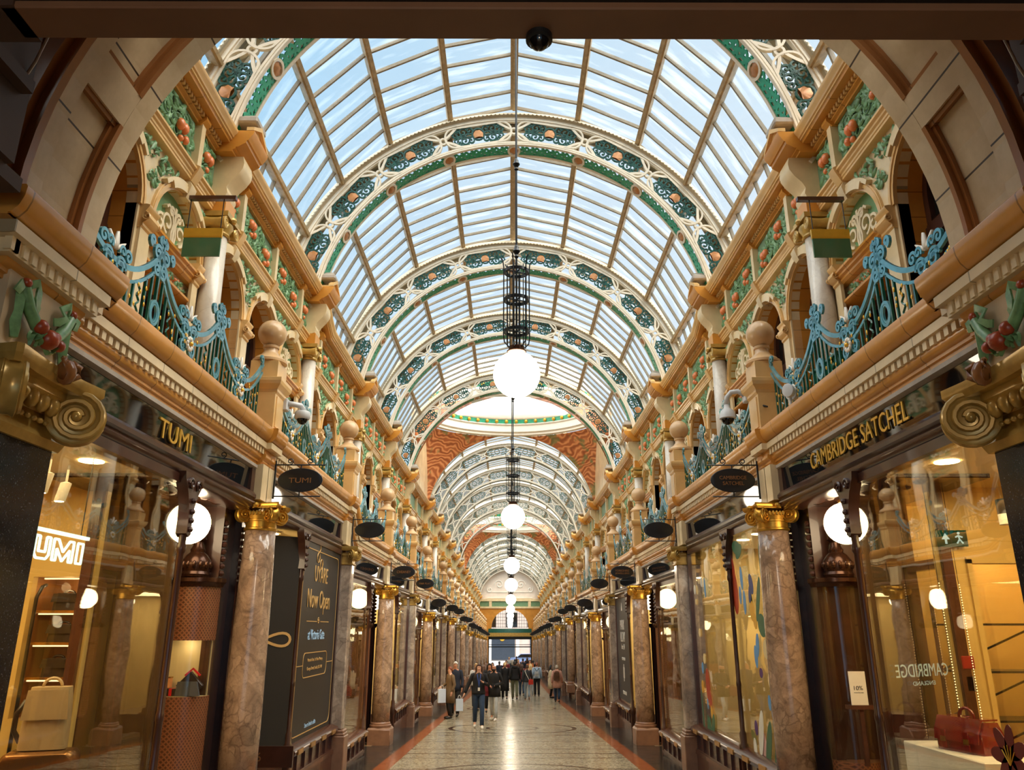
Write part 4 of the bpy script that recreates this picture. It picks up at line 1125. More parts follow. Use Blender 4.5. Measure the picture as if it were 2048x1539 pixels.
def column_parts(kind):
    """kind 'C' round marble column, 'P' flat pilaster; origin on the wall plane, z=0 level of the bay"""
    P = {}
    if kind == 'C':
        u = 3.03
        m = MB(); m.bbox(u - .27, u + .25, -.27, .27, -.36, .02, .015); m.loft([[(u + x * k, y * k, z) for x, y in [(.26 * cos(2 * PI * i / 4 + PI / 4) * 1.414, .26 * sin(2 * PI * i / 4 + PI / 4) * 1.414) for i in range(4)]] for z, k in ((.02, 1.0), (.05, .9))])
        m.lathe(u, 0, [(.24, .04), (.255, .07), (.25, .10), (.225, .115), (.23, .13), (.225, .145), (.21, .16)], 28); P['base'] = (m, M['terracotta'], 40)
        m = MB(); m.lathe(u, 0, [(.208, .15), (.206, .9), (.198, 1.8), (.184, 2.5), (.176, 2.86)], 32); P['shaft'] = (m, M['marble'], True)
        m = MB(); m.lathe(u, 0, [(.178, 2.85), (.192, 2.865), (.192, 2.88), (.178, 2.89), (.178, 2.955), (.19, 2.96), (.19, 2.975), (.182, 2.98), (.20, 3.03), (.215, 3.06)], 28)
        vo = MB(); ab = MB()
        for q in (PI / 4, 3 * PI / 4, 5 * PI / 4, 7 * PI / 4):
            volute(vo, u + .235 * cos(q), .235 * sin(q), 3.03, q, .092, .085, 1.9)
        abacus(ab, u, 0, .27, .27, 3.105, 3.165, .2)
        for q in range(4):
            for k_ in (-2, -1, 0, 1, 2): a = q * PI / 2 + k_ * .2; m.sphere((u + .2 * cos(a), .2 * sin(a), 3.05), .022, 8, 1, 1, 1.4)
            m.sphere((u + .25 * cos(q * PI / 2), .25 * sin(q * PI / 2), 3.13), .035, 8)
        P['capital'] = (m, M['gold'], 40); P['capital>volute'] = (vo, M['gold'], 40); P['capital>abacus'] = (ab, M['gold'], 40)
    else:
        u = 2.93
        m = MB(); m.bbox(u - .1, u + .3, -.17, .17, -.6, .06, .012); m.bbox(u - .08, u + .3, -.155, .155, .06, .10, .01); m.bbox(u - .07, u + .3, -.145, .145, .10, .15, .012); P['base'] = (m, M['terracotta'], False)
        m = MB(); m.bbox(u - .04, u + .3, -.12, .12, .15, 2.86, .02); P['shaft'] = (m, M['marble_grey'], False)
        m = MB(); m.bbox(u - .06, u + .3, -.14, .14, 2.85, 2.885, .01); m.box(u - .045, u + .3, -.125, .125, 2.885, 3.0); m.bbox(u - .08, u + .3, -.15, .15, 3.0, 3.06, .015)
        vo = MB()
        for e in (-1, 1): volute(vo, u - .05, e * .16, 3.02, PI - e * PI / 4, .095, .08, 1.9)
        m.loft([[(u - a, -b, z), (u + .3, -b, z), (u + .3, b, z), (u - a, b, z)] for z, a, b in ((3.09, .13, .2), (3.12, .15, .22), (3.165, .15, .22))])
        for k_ in (-1, 0, 1): m.sphere((u - .08, k_ * .07, 3.03), .03, 8, 1, 1, 1.3)
        P['capital'] = (m, M['olive'], 40); P['capital>volute'] = (vo, M['olive'], 40)
    return P

ZB = -.62       # below the lowest floor of a bay
def front_parts(rev, closed):
    """window bay from the pilaster (v=0) to the post (v=2.85); recess or closed window up to the column (v=4.95)"""
    f = (lambda v: BAY - v) if rev else (lambda v: v)
    P = {}
    def bx(m, u0, u1, v0, v1, z0, z1): m.box(u0, u1, *sorted((f(v0), f(v1))), z0, z1)
    vend = 4.70 if closed else 2.85
    m = MB(); bx(m, 3.02, 3.3, .14, vend, ZB, -.12); bx(m, 3.06, 3.3, .14, vend, -.12, .16)
    bx(m, 3.0, 3.3, .14, vend, -.2, -.14)
    nn = int(vend / .42)
    for i in range(nn + 1): v = .16 + (vend - .24) * i / nn; bx(m, 3.03, 3.1, v, v + .06, -.14, .12)
    P['stall_riser'] = (m, M['wood_red'], False)
    m = MB(); m.loft([[(u, f(v), z) for u, z in ((3.10, .26), (2.96, .21), (2.94, .18), (2.96, .13), (3.02, .11), (3.2, .11), (3.2, .26))] for v in ((.13, vend + .02) if not rev else (vend + .02, .13))]); P['sill'] = (m, M['wood_red'], 40)
    m = MB()
    for i in range(int(vend / .7)): bx(m, 2.935, 2.97, .35 + .7 * i, .62 + .7 * i, .135, .20)
    P['sill_grille'] = (m, M['brass'], False)
    m = MB(); bx(m, 3.07, 3.14, .13, .22, .2, 3.12); bx(m, 3.07, 3.14, .13, vend, 3.02, 3.1)
    if closed: bx(m, 3.07, 3.14, vend - .06, vend, .2, 3.1)
    P['frame'] = (m, M['wood'], False)
    # slim turned post with a carved bracket
    m = MB(); v = 2.85; y = f(v)
    m.lathe(3.06, y, [(.05, ZB), (.05, .1), (.065, .12), (.065, .28), (.05, .3), (.05, .42), (.034, .45), (.03, 1.0), (.036, 1.02), (.036, 1.06), (.03, 1.08), (.028, 2.4), (.042, 2.43), (.042, 2.47), (.032, 2.5), (.036, 2.6)], 12)
    P['post'] = (m, M['wood'], 40); m = MB()
    for e in ((-1, 1)):
        pts = [(0, 2.55), (.05 * e, 2.58), (.045 * e, 2.7), (.06 * e, 2.82), (.12 * e, 2.95), (.2 * e, 3.05), (.22 * e, 3.12), (0, 3.12)]
        m.prism(pts if e > 0 else pts[::-1], .1, lambda a, b, h: (3.01 + h, y + a, b))
        m.tube([(3.0, y + e * a, b) for a, b in spiral(.085, 3.02, .06, 1.3, 0, 1, 14)], .014, 5, up=(1, 0, 0))
    for z in (2.62, 2.7, 2.78, 2.88): m.sphere((3.0, y, z), .028, 8)
    P['post>bracket'] = (m, M['wood'], 40)
    m = MB(); bx(m, 3.10, 3.11, .2, vend, .22, 3.05)
    P['window_pane'] = (m, M['shop_glass'], False)
    if not closed:
        m = MB()      # splayed return glass and the shop door
        y0, y1 = f(2.85), f(3.60); y2 = f(4.35)
        m.add([(3.11, y0, .1), (4.25, y1, .1), (4.25, y1, 3.05), (3.11, y0, 3.05)], [(0, 1, 2, 3)])
        m.add([(4.28, y1, .1), (4.28, y2, .1), (4.28, y2, 2.35), (4.28, y1, 2.35)], [(0, 1, 2, 3)])
        m.add([(4.28, y1, 2.42), (4.28, f(4.5), 2.42), (4.28, f(4.5), 3.0), (4.28, y1, 3.0)], [(0, 1, 2, 3)])
        P['return_pane'] = (m, M['shop_glass'], False)
        m = MB(); bx(m, 4.22, 4.32, 3.56, 3.66, ZB, 3.1); bx(m, 4.22, 4.32, 4.30, 4.40, ZB, 3.1); bx(m, 4.22, 4.32, 3.6, 4.4, 2.34, 2.44); bx(m, 4.22, 4.32, 3.6, 4.4, ZB, .1); bx(m, 4.2, 4.34, 4.40, 4.66, ZB, 3.1)
        m.loft([[(u, f(v), z) for u, v in ((3.08, 2.87), (4.25, 3.62), (4.25, 3.56), (3.08, 2.81))] for z in (ZB, .14)])
        P['door_frame'] = (m, M['wood_red'], False)
        m = MB(); bx(m, 3.12, 4.4, 2.85, 4.95, 3.10, 3.14)
        for i in range(5):
            for j in range(3): m.sphere((3.35 + .25 * j, f(3.05 + .32 * i), 3.10), .07, 8, 1, 1, .4)
        P['recess_soffit'] = (m, M['bronze'], 40)
    return P
def nose_parts(variant):
    """party-wall end behind a column: convex display case with a cornice and a turned vase finial; origin at the column axis"""
    P = {}
    m = MB(); m.box(3.42, 4.5, -.3, .3, ZB, 3.12)
    for e in (-1, 1):
        m.box(3.34, 3.44, e * .3 - .05, e * .3 + .05, ZB, 3.12)
        for i in range(8): m.sphere((3.33, e * .3, 2.35 + .08 * i), .035, 8)
    P['wall_end'] = (m, M['wood'], 40)
    c = MB(); q = MB(); n = MB(); g = MB()
    for e in (-1, 1):
        a0, a1 = (PI, 2 * PI) if e < 0 else (0, PI)
        yc = e * .3
        for z0, z1 in ((ZB, 1.08), (1.64, 2.24)) if variant != 'glass' else ((ZB, .45),):
            c.lathe(3.56, yc, [(.02, z0), (.25, z0), (.25, z1), (.02, z1)], 18, a0, a1)
        if variant == 'niche':
            n.lathe(3.56, yc, [(.245, 1.08), (.02, 1.085)], 18, a0, a1); n.lathe(3.56, yc, [(.02, 1.635), (.245, 1.64)], 18, a0, a1)
            n.box(3.33, 3.80, yc + .02 * e - .008, yc + .02 * e + .008, 1.08, 1.64)
            g.lathe(3.56, yc, [(.25, 1.08), (.25, 1.64)], 18, a0, a1)
        elif variant == 'glass': g.lathe(3.56, yc, [(.25, .45), (.25, 2.2)], 18, a0, a1)
        else: c.lathe(3.56, yc, [(.25, 1.08), (.25, 1.64)], 18, a0, a1)
        q.lathe(3.56, yc, [(.02, 2.20), (.27, 2.2), (.28, 2.23), (.30, 2.25), (.30, 2.29), (.27, 2.30), (.02, 2.31)], 18, a0, a1)
        q.lathe(3.56, e * .45, [(.02, 2.30), (.15, 2.30), (.16, 2.33), (.145, 2.36), (.15, 2.38), (.16, 2.42), (.15, 2.48), (.11, 2.54), (.075, 2.57), (.08, 2.60), (.06, 2.63), (.05, 2.68), (.085, 2.71), (.06, 2.75), (.045, 2.80), (.06, 2.86), (.02, 2.9)], 18)
        for i in range(14): t = 2 * PI * i / 14; q.sphere((3.56 + .15 * cos(t), e * .45 + .15 * sin(t), 2.43), .024, 6, 1, 1, 1.9)
    P['display_case'] = (c, M['weave'], 40); P['vase_finial'] = (q, M['bronze'], 40)
    if variant == 'niche': P['niche'] = (n, M['shop_wall2'], 40); P['niche_pane'] = (g, M['shop_glass'], True)
    if variant == 'glass': P['case_pane'] = (g, M['shop_glass'], True)
    return P
def room_parts(rev, k):
    f = (lambda v: BAY - v) if rev else (lambda v: v)
    P = {}; m = MB()
    def bx(m, u0, u1, v0, v1, z0, z1): m.box(u0, u1, *sorted((f(v0), f(v1))), z0, z1)
    bx(m, 6.2, 6.3, 0, 4.9, ZB, 3.2); bx(m, 3.35, 6.2, .0, .06, ZB, 3.2); bx(m, 4.5, 6.2, 4.85, 4.9, ZB, 3.2); bx(m, 3.2, 6.2, 0, 4.9, 3.14, 3.2)
    P['plaster'] = (m, M['shop_wall'] if k % 2 == 0 else M['shop_wall2'], False)
    m = MB(); bx(m, 3.15, 4.3, .06, 2.84, .02, .10); bx(m, 3.15, 6.2, 0, 4.9, ZB, -.30); P['shop_floor'] = (m, M['shop_floor'], False)
    m = MB()
    for v in (.7, 1.5, 2.3):
        for u in (3.7, 4.9): m.lathe(u, f(v), [(.001, 3.13), (.10, 3.13), (.10, 3.145)], 12)
    P['downlight'] = (m, M['downlight'], False)
    return P

for i, (y0, L, lev, prev) in enumerate(BAYS):
    rev = bool(i % 2)
    for s in (-1, 1):
        sd = SIDE[s]; sc = (1, L / BAY, 1); loc = (0, y0, lev)
        closed = (i == 1 and s == 1)
        t = thing('shopfront', 'dark mahogany and glass shopfront on the %s side, %s from the entrance' % (sd, ORD[i]), 'shopfront', loc, 'mahogany shopfronts on the %s' % sd)
        t.scale = sc
        fp = parts(('front', s, rev, closed), lambda: mirror_parts(front_parts(rev, closed), s))
        hang(t, fp)
        key = ('fascia', s)
        if key not in CACHE: CACHE[key] = fascia_bay(BAY, s)
        t = thing('shop_fascia', 'black glass fascia in a dark moulded frame above the %s shop on the %s' % (ORD[i], sd), 'fascia', loc, 'fascias on the %s' % sd); t.scale = sc
        fo = hang(t, CACHE[key])
        if i == 0 and s == -1: FASC_L = t; FASC_LP = fo['glass_panel']
        if i == 0 and s == 1: FASC_R = t; FASC_RP = fo['glass_panel']
        w = struct('wall_' + sd, loc); w.scale = sc
        hang(w, parts(('room', s, rev, i % 2), lambda: mirror_parts(room_parts(rev, i), s), False))
for i, (y, lev) in enumerate(EDGE):
    kind = 'P' if i % 2 == 0 else 'C'
    for s in (-1, 1):
        sd = SIDE[s]
        if i > 0:
            if kind == 'C': t = thing('marble_column', 'round brown marble column with a gold scroll capital on the %s, %s from the entrance' % (sd, ORD[i // 2]), 'column', (0, y, lev), 'round marble columns on the %s' % sd)
            else: t = thing('marble_pilaster', 'flat grey-pink marble pilaster between shop windows on the %s, %s from the entrance' % (sd, ORD[i // 2 - 1]), 'pilaster', (0, y, lev), 'marble pilasters on the %s' % sd)
            hang(t, parts(('col', s, kind), lambda: mirror_parts(column_parts(kind), s)))
        if kind == 'C':
            var = {(-1, 1): 'niche', (1, 1): 'glass'}.get((s, i), 'plain')
            t = thing('display_case', '%s case topped by a turned vase behind the %s round column, %s side' % ({'niche': 'curved woven-wood', 'glass': 'curved glass', 'plain': 'curved wooden'}[var], ORD[i // 2], sd), 'display case', (0, y, lev), 'display cases on the %s' % sd)
            hang(t, parts(('nose', s, var), lambda: mirror_parts(nose_parts(var), s)))
            for e in (-1, 1):
                if e > 0 and i == 1 and s == 1: continue
                g = thing('globe_lamp', 'lit white globe in the recess just %s the %s round column, %s side' % ('before' if e < 0 else 'behind', ORD[i // 2], sd), 'lamp', (s * 3.5, y + e * .93, lev + 2.83), 'globes in the shop recesses')
                hang(g, parts(('glb',), lambda: {'globe': (MB().sphere((0, 0, 0), .22, 28), M['globe_shop'], True), 'rod': (MB().tube([(0, 0, .23), (0, 0, .28)], .012, 8, up=(1, 0, 0)).lathe(0, 0, [(.05, .225), (.05, .25), (.02, .26)], 14), M['brass'], 40)}))

# ball finials on their pedestals
def ball_parts():
    P = {}; u = 3.12
    m = MB()
    m.box(u - .17, u + .17, -.19, .19, 4.0, 4.52); 
    m.loft([[(u - a, -a, z), (u + a, -a, z), (u + a, a, z), (u - a, a, z)] for a, z in ((.17, 4.50), (.19, 4.53), (.19, 4.56), (.23, 4.62), (.24, 4.66), (.24, 4.70), (.19, 4.72))])
    m.box(u - .17, u + .17, -.19, .19, 4.70, 4.93)
    m.box(u - .18, u - .16, -.13, .13, 4.1, 4.48)
    P['pedestal'] = (m, M['peach'], False)
    m = MB(); m.lathe(u, 0, [(.18, 4.93), (.215, 4.945), (.215, 4.975), (.19, 4.99), (.18, 5.01), (.12, 5.05), (.085, 5.10), (.085, 5.14), (.10, 5.15), (.10, 5.18), (.08, 5.19)], 24); P['neck'] = (m, M['ball'], 40)
    P['ball'] = (MB().sphere((u, 0, 5.35), .178, 28), M['ball'], True)
    return P
for i, (y, lev) in enumerate(EDGE):
    if i == 0: continue
    for s in (-1, 1):
        t = thing('ball_finial', 'pale ball on a square pedestal along the %s balcony, %s from the entrance' % (SIDE[s], ORD[i - 1]), 'finial', (0, y, lev), 'ball finials on the %s balcony' % SIDE[s])
        hang(t, parts(('ball', s), lambda: mirror_parts(ball_parts(), s)))

# balcony railings
def rail_parts():
    P = {}; u = 3.08; seg = 1.43; y00 = .30
    def zt(t): return 4.42 + .40 * abs(2 * t - 1) ** 2.2       # hanging curve between the crests
    top = MB(); bar = MB(); sc = MB(); med = MB(); gold = MB(); fl = MB()
    pr = [(-.022, -.012), (.022, -.012), (.022, .012), (-.022, .012)]
    def rb(pts, w=.016): sc.sweep([(u, a, b) for a, b in pts], [(-w * .8, -.012), (w * .8, -.012), (w * .8, .012), (-w * .8, .012)], up=(1, 0, 0))
    for k in range(3):
        a = y00 + seg * k; c = a + seg / 2
        top.sweep([(u, a + seg * t, zt(t)) for t in [i / 20 for i in range(21)]], pr, up=(1, 0, 0))
        top.sweep([(u, a + seg * t, zt(t) - .11) for t in [i / 20 for i in range(21)]], [(-.014, -.01), (.014, -.01), (.014, .01), (-.014, .01)], up=(1, 0, 0))
        n = 15
        for j in range(1, n):
            t = j / n; y = a + seg * t; z1 = zt(t) - .12
            if abs(y - c) < .17: continue
            if abs(t - .5) > .06 and (abs(y - a) < .07 or abs(y - a - seg) < .07): continue
            if j % 3 == 0:
                pts = [(u, y + .022 * sin(2 * PI * q / 6), 4.06 + (z1 - 4.06) * q / 24) for q in range(25)]
                bar.tube(pts, .010, 4, up=(1, 0, 0))
            else: bar.box(u - .010, u + .010, y - .010, y + .010, 4.05, z1)
        # central scroll and white flower
        for e in (-1, 1):
            rb([(c + e * p, q) for p, q in spiral(.09, 4.40, .085, 1.5, 0, 1, 20)])
            rb([(c + e * p, q) for p, q in spiral(.10, 4.24, .07, 1.3, PI, 1, 16)])
            rb([(c + e * p, q) for p, q in spiral(.09, 4.12, .06, 1.3, PI / 2, -1, 16)])
            rb([(c + e * p, q) for p, q in spiral(.19, 4.52, .06, 1.3, PI, -1, 16)])
            rb([(c + e * p, q) for p, q in [(.05, 4.06), (.15, 4.14), (.05, 4.25), (.16, 4.33)]])
            rb([(c + e * p, q) for p, q in spiral(.10, 4.53, .05, 1.2, PI * 1.2, -1, 14)], .014)
        for q in range(10):
            t = 2 * PI * q / 10; fl.sphere((u - .03, c + .052 * cos(t), 4.27 + .052 * sin(t)), .022, 6, .6, 1, 1)
        gold.sphere((u - .04, c, 4.27), .022, 8)
        for e in (-1, 0, 1): fl.loft([[(u - .01, c + e * h * 1.0 - w, 4.50 + h * (1.25 if e == 0 else .9)), (u + .01, c + e * h - w, 4.50 + h * (1.25 if e == 0 else .9)), (u + .01, c + e * h + w, 4.50 + h * (1.25 if e == 0 else .9)), (u - .01, c + e * h + w, 4.50 + h * (1.25 if e == 0 else .9))] for h, w in ((0, .012), (.05, .028), (.09, .018), (.12, .004))])
        rnd = random.Random(k)
        for q in range(20):
            yy = a + rnd.uniform(.08, seg - .08); zz = rnd.uniform(4.12, 4.42)
            gold.sphere((u - .012, yy, zz), .013, 5, .5, 1, 1.6)
        # crest at the high point between two swags
        for yy in ([a] if k == 0 else []) + [a + seg]:
            if abs(yy - y00) < .01 or abs(yy - y00 - 3 * seg) < .01:
                e = 1 if yy < 2 else -1
                rb([(yy + e * p, q) for p, q in spiral(.06, 4.86, .06, 1.2, -PI / 2, -1, 16)], .02); continue
            for e in (-1, 1):
                rb([(yy + e * p, q) for p, q in spiral(.075, 4.80, .075, 1.5, PI, -1, 20)], .02)
                rb([(yy + e * p, q) for p, q in spiral(.06, 4.66, .06, 1.4, PI, 1, 18)])
                rb([(yy + e * p, q) for p, q in spiral(.045, 4.92, .045, 1.2, PI, -1, 14)])
                rb([(yy + e * p, q) for p, q in spiral(.19, 4.86, .05, 1.3, -PI / 2, 1, 16)], .02)
                rb([(yy + e * p, q) for p, q in [(.02, 4.98), (.05, 4.93), (.02, 4.88), (.04, 4.75), (.0, 4.6)]])
            med.sweep([(u, yy + .075 * cos(t), 4.28 + .10 * sin(t)) for t in [2 * PI * q / 20 for q in range(20)]], [(-.014, -.012), (.014, -.012), (.014, .012), (-.014, .012)], up=(1, 0, 0), closed=True)
            med.sweep([(u, yy + .05 * cos(t), 4.28 + .075 * sin(t)) for t in [2 * PI * q / 20 for q in range(20)]], [(-.008, -.01), (.008, -.01), (.008, .01), (-.008, .01)], up=(1, 0, 0), closed=True)
            bar.box(u - .012, u + .012, yy - .012, yy + .012, 4.38, 4.7); bar.box(u - .012, u + .012, yy - .012, yy + .012, 4.05, 4.18)
    bar.box(u - .015, u + .015, .2, BAY - .2, 4.055, 4.075)
    P['top_rail'] = (top, M['teal'], False); P['balusters'] = (bar, M['green_bar'], False); P['scrollwork'] = (sc, M['teal'], False)
    P['ring'] = (med, M['teal'], False); P['leaf_buds'] = (gold, M['gold_leaf'], True); P['white_flower'] = (fl, M['white'], True)
    return P
for i, (y0, L, lev, prev) in enumerate(BAYS):
    step = prev - lev
    for s in (-1, 1):
        t = thing('balcony_railing', 'teal wrought-iron railing swagged between ball finials on the %s balcony, %s from the entrance' % (SIDE[s], ORD[i]), 'railing', (0, y0, lev), 'wrought-iron railings on the %s balcony' % SIDE[s])
        t.scale = (1, L / BAY, 1)
        if step > .2:
            def st():
                P = mirror_parts(rail_parts(), s); zf = ramp_fn(round(step, 2))
                for m, a, b in P.values(): m.v = [(x, y, z + zf(y)) for x, y, z in m.v]
                return P
            hang(t, parts(('railstep', s, round(step, 2)), st))
        else: hang(t, parts(('rail', s), lambda: mirror_parts(rail_parts(), s)))

# oval hanging signs
def sign_parts():
    P = {}
    m = MB()
    m.tube([(2.98, .06, .19), (2.36, .06, .19)], .009, 6); m.tube([(2.98, .06, -.2), (2.40, .06, -.2)], .009, 6); m.box(2.965, 2.985, .05, .07, -.23, .24)
    m.tube([(2.66, .06, .19), (2.66, .06, .13)], .008, 5, up=(0, 1, 0)); m.tube([(2.66, .06, -.2), (2.66, .06, -.14)], .008, 5, up=(0, 1, 0))
    for c, d in ((2.55, 1), (2.80, -1)):
        m.tube([(a, .06, b) for a, b in spiral(c, .235, .04, 1.2, -PI / 2, d, 14, .4)], .007, 5, up=(0, 1, 0))
    P['bracket'] = (m, M['iron'], 40)
    m = MB(); n = 40
    m.loft([[(2.66 + .275 * k * cos(2 * PI * i / n), .06 + h, .148 * k * sin(2 * PI * i / n)) for i in range(n)] for k, h in ((.97, -.014), (1, -.008), (1, .008), (.97, .014))])
    for z in (.125, -.125): m.sphere((2.66, .045, z), .006, 6)
    P['board'] = (m, M['black'], 40)
    return P
SIGNS = {}
for i, (y, lev) in enumerate(EDGE):
    if i == 0: continue
    for s in (-1, 1):
        t = thing('hanging_sign', 'black oval sign hanging from an iron bracket on the %s, %s from the entrance' % (SIDE[s], ORD[i - 1]), 'sign', (0, y + .12, lev + 3.5), 'oval hanging signs on the %s' % SIDE[s])
        so_ = hang(t, parts(('sign', s), lambda: mirror_parts(sign_parts(), s)))
        SIGNS[(s, i)] = t; SIGNS[(s, i, 'board')] = so_['board']

# pendant lamps down the middle
def lamp_parts(top):
    P = {}
    P['globe'] = (MB().sphere((0, 0, 0), .295, 36), M['globe'], True)
    m = MB(); m.lathe(0, 0, [(.12, .295), (.125, .30), (.125, .31), (.105, .315), (.10, .37), (.09, .375)], 24); P['collar'] = (m, M['bronze'], 40)
    m = MB()
    P['cage'] = (m, M['iron'], 40); rg = MB()
    for z in (.58, 1.02, 1.42):
        rg.sweep([(.15 * cos(2 * PI * i / 24), .15 * sin(2 * PI * i / 24), z) for i in range(24)], [(-.012, -.02), (.012, -.02), (.012, .02), (-.012, .02)], closed=True)
        for q in range(2): a = q * PI / 2 + .4; rg.tube([(-.15 * cos(a), -.15 * sin(a), z), (.15 * cos(a), .15 * sin(a), z)], .01, 5)
    for q in range(6):
        a = q * PI / 3 + .26; c, s_ = cos(a), sin(a)
        m.tube([(r * c, r * s_, z) for r, z in ((.10, .36), (.16, .42), (.172, .50), (.172, 1.46), (.185, 1.56), (.21, 1.60))], .0085, 6, up=(c, s_, 0))
        m.tube([(r * c, r * s_, z) for r, z in ((.12, .36), (.125, 1.5))], .007, 5, up=(c, s_, 0))
    P['cage>ring'] = (rg, M['iron'], 40)
    m = MB(); m.tube([(0, 0, .36), (0, 0, top)], .014, 8, up=(1, 0, 0))
    for z in (1.72, 3.05):
        m.lathe(0, 0, [(.016, z - .10), (.03, z - .08), (.02, z - .05), (.05, z), (.03, z + .04), (.03, z + .06), (.016, z + .09)], 16)
    P['rod'] = (m, M['iron'], 40)
    return P
for k_, (i, dz) in enumerate([(1, 4.81), (3, 4.81), (5, 4.81), (6, 4.5), (8, 4.55), (10, 4.55), (12, 4.5), (14, 4.5), (16, 4.5), (18, 4.5)]):
    y, lev = EDGE[i]
    t = thing('pendant_lamp', 'big white globe pendant in a black iron cage down the middle, %s from the entrance' % ORD[k_], 'lamp', (0, y, lev + dz), 'globe pendants down the middle')
    hang(t, parts(('lamp', dz), lambda: lamp_parts(RC + RI - dz + .03)))
# ================================================================ lettering
def text_mesh(body, size, extrude, align='CENTER', bold=0.0):
    cu = bpy.data.curves.new('lettering', 'FONT'); cu.body = body; cu.size = size; cu.extrude = extrude; cu.align_x = align; cu.align_y = 'CENTER'; cu.offset = bold
    cu.resolution_u = 3
    o = bpy.data.objects.new('lettering_tmp', cu); COL.objects.link(o)
    dg = bpy.context.evaluated_depsgraph_get(); dg.update()
    me = bpy.data.meshes.new_from_object(o.evaluated_get(dg))
    bpy.data.objects.remove(o); bpy.data.curves.remove(cu)
    return me
ROT = {'L': (PI / 2, 0, PI / 2), 'R': (PI / 2, 0, -PI / 2), 'F': (PI / 2, 0, 0), 'B': (PI / 2, 0, PI)}
def letter(body, mat, parent, loc, facing, width=None, height=.1, name='lettering', ext=.004, bold=0.0):
    """loc in the parent's frame; facing L = reads on the west wall, R = east wall, F = towards the entrance"""
    me = text_mesh(body, 1.0, ext, 'CENTER', bold)
    xs = [v.co.x for v in me.vertices]; ys = [v.co.y for v in me.vertices]
    w, h = max(xs) - min(xs), max(ys) - min(ys); cx, cy = (max(xs) + min(xs)) / 2, (max(ys) + min(ys)) / 2
    ky = height / h; kx = width / w if width else ky
    for v in me.vertices: v.co.x = (v.co.x - cx) * kx; v.co.y = (v.co.y - cy) * ky
    me.materials.clear(); me.materials.append(mat)
    me.name = name
    o = link(name, me, parent, loc); o.rotation_euler = ROT[facing]
    return o
M['sign_gold'] = simple('dull_gold_lettering', srgb(150, 104, 62), .4, .3, .05, 5)
M['pale_blue'] = simple('pale_blue_lettering', srgb(170, 205, 235), .4, 0, .03, 5)
M['gold_flat'] = simple('matt_gold_lettering', srgb(214, 170, 104), .45, .2, .05, 5)
M['panel_black'] = simple('charcoal_board', srgb(40, 38, 36), .42, 0, .06, 2)
# fascias
for t_, body, y0, y1, z, fc, s in ((FASC_LP, 'TUMI', 6.44, 7.14, 3.42, 'L', -1), (FASC_RP, 'CAMBRIDGE SATCHEL', 5.94, 8.02, 3.44, 'R', 1)):
    letter(body, M['gold_leaf'], t_, (s * 3.108, (y0 + y1) / 2 - 4.25, z), fc, y1 - y0, .17, 'gold_lettering', .006)
FASC_L['label'] = 'black glass fascia with four gold letters beside the entrance'
FASC_R['label'] = 'black glass fascia with long gold two-word lettering beside the entrance'
def sign_text(s, i, lines, lab):
    t = SIGNS[(s, i)]
    for k, (b, w, h, z) in enumerate(lines): letter(b, M['sign_gold'], SIGNS[(s, i, 'board')], (s * 2.66, .042, z), 'F', w, h, 'lettering', .003)
    t['label'] = lab
sign_text(-1, 1, [('TUMI', .27, .062, -.005)], 'black oval sign lettered with four letters, by the first round column opposite the two-word one')
sign_text(1, 1, [('CAMBRIDGE', .33, .044, .032), ('SATCHEL', .26, .044, -.038)], 'black oval sign with two lines of lettering by the first round column')
SIGNS[(-1, 1)]['label'] = 'black oval sign with one short gold word by the first round column'
sign_text(-1, 3, [('CHEANEY', .34, .06, 0)], 'black oval sign with one long word by the second round column')
sign_text(-1, 4, [('FAIR PLAY', .34, .05, 0)], 'black oval sign with two short words on one line, after the second round column')
sign_text(1, 3, [('YORKSHIRE', .34, .048, .032), ('JEWELLERS', .34, .048, -.038)], 'black oval sign with two lines of lettering by the second round column')

# ================================================================ things fixed to the upper walls
for s in (-1, 1):
    t = thing('hanging_plaque', 'green glass plaque with gold reflection hung from a wooden bar near the entrance, %s side' % SIDE[s], 'sign', (s * 3.78, 8.3, 6.2), 'green plaques')
    MB().box(*sorted((s * -.35, s * .22)), -.03, .03, .55, .60).obj('bar', M['wood_red'], t)
    m = MB().box(-.225, .225, -.012, .012, -.21, .04); m.obj('green_panel', simple('bottle_green_panel', srgb(72, 112, 80), .12, 0, .04, 2), t)
    m = MB().box(-.23, .23, -.016, .016, .05, .16); m.box(-.23, .23, -.014, .014, .035, .055); m.obj('gold_reflection', M['gold_leaf'], t)  # gold reflected in the glass, put into the band's own colour
    for x in (-.2, .2): MB().tube([(x, 0, .16), (x, 0, .56)], .006, 5, up=(1, 0, 0)).obj('hanger', M['iron'], t)
# cameras on the first ball pedestals
t = thing('dome_camera', 'white dome camera on a short arm below the first ball pedestal', 'camera', (-2.95, 9.42, 4.46))
m = MB(); m.bbox(-.03, .05, -.06, .06, -.07, .09, .012); m.obj('wall_plate', M['cctv'], t)
MB().tube([(.04, 0, .03), (.12, .05, .03), (.18, .10, .03), (.20, .13, .0), (.20, .14, -.04)], .035, 10).obj('arm', M['cctv'], t, True)
m = MB(); m.lathe(.20, .14, [(.02, -.03), (.09, -.04), (.10, -.06), (.10, -.12), (.085, -.14)], 20); m.obj('housing', M['cctv'], t, 40)
m = MB(); m.sphere((.20, .14, -.14), .07, 14); m.obj('dome', M['dark_glass'], t, True)
MB().tube([(-.01, -.03, -.05), (-.02, -.05, -.2), (-.02, -.10, -.36), (0, -.15, -.42)], .012, 6).obj('cable', M['black'], t, True)
t = thing('dome_camera', 'white swan-neck dome camera hanging beside the first ball pedestal', 'camera', (2.93, 9.45, 4.62))
m = MB(); m.bbox(-.02, .05, -.07, .07, -.10, .09, .012); m.obj('wall_plate', M['cctv'], t)
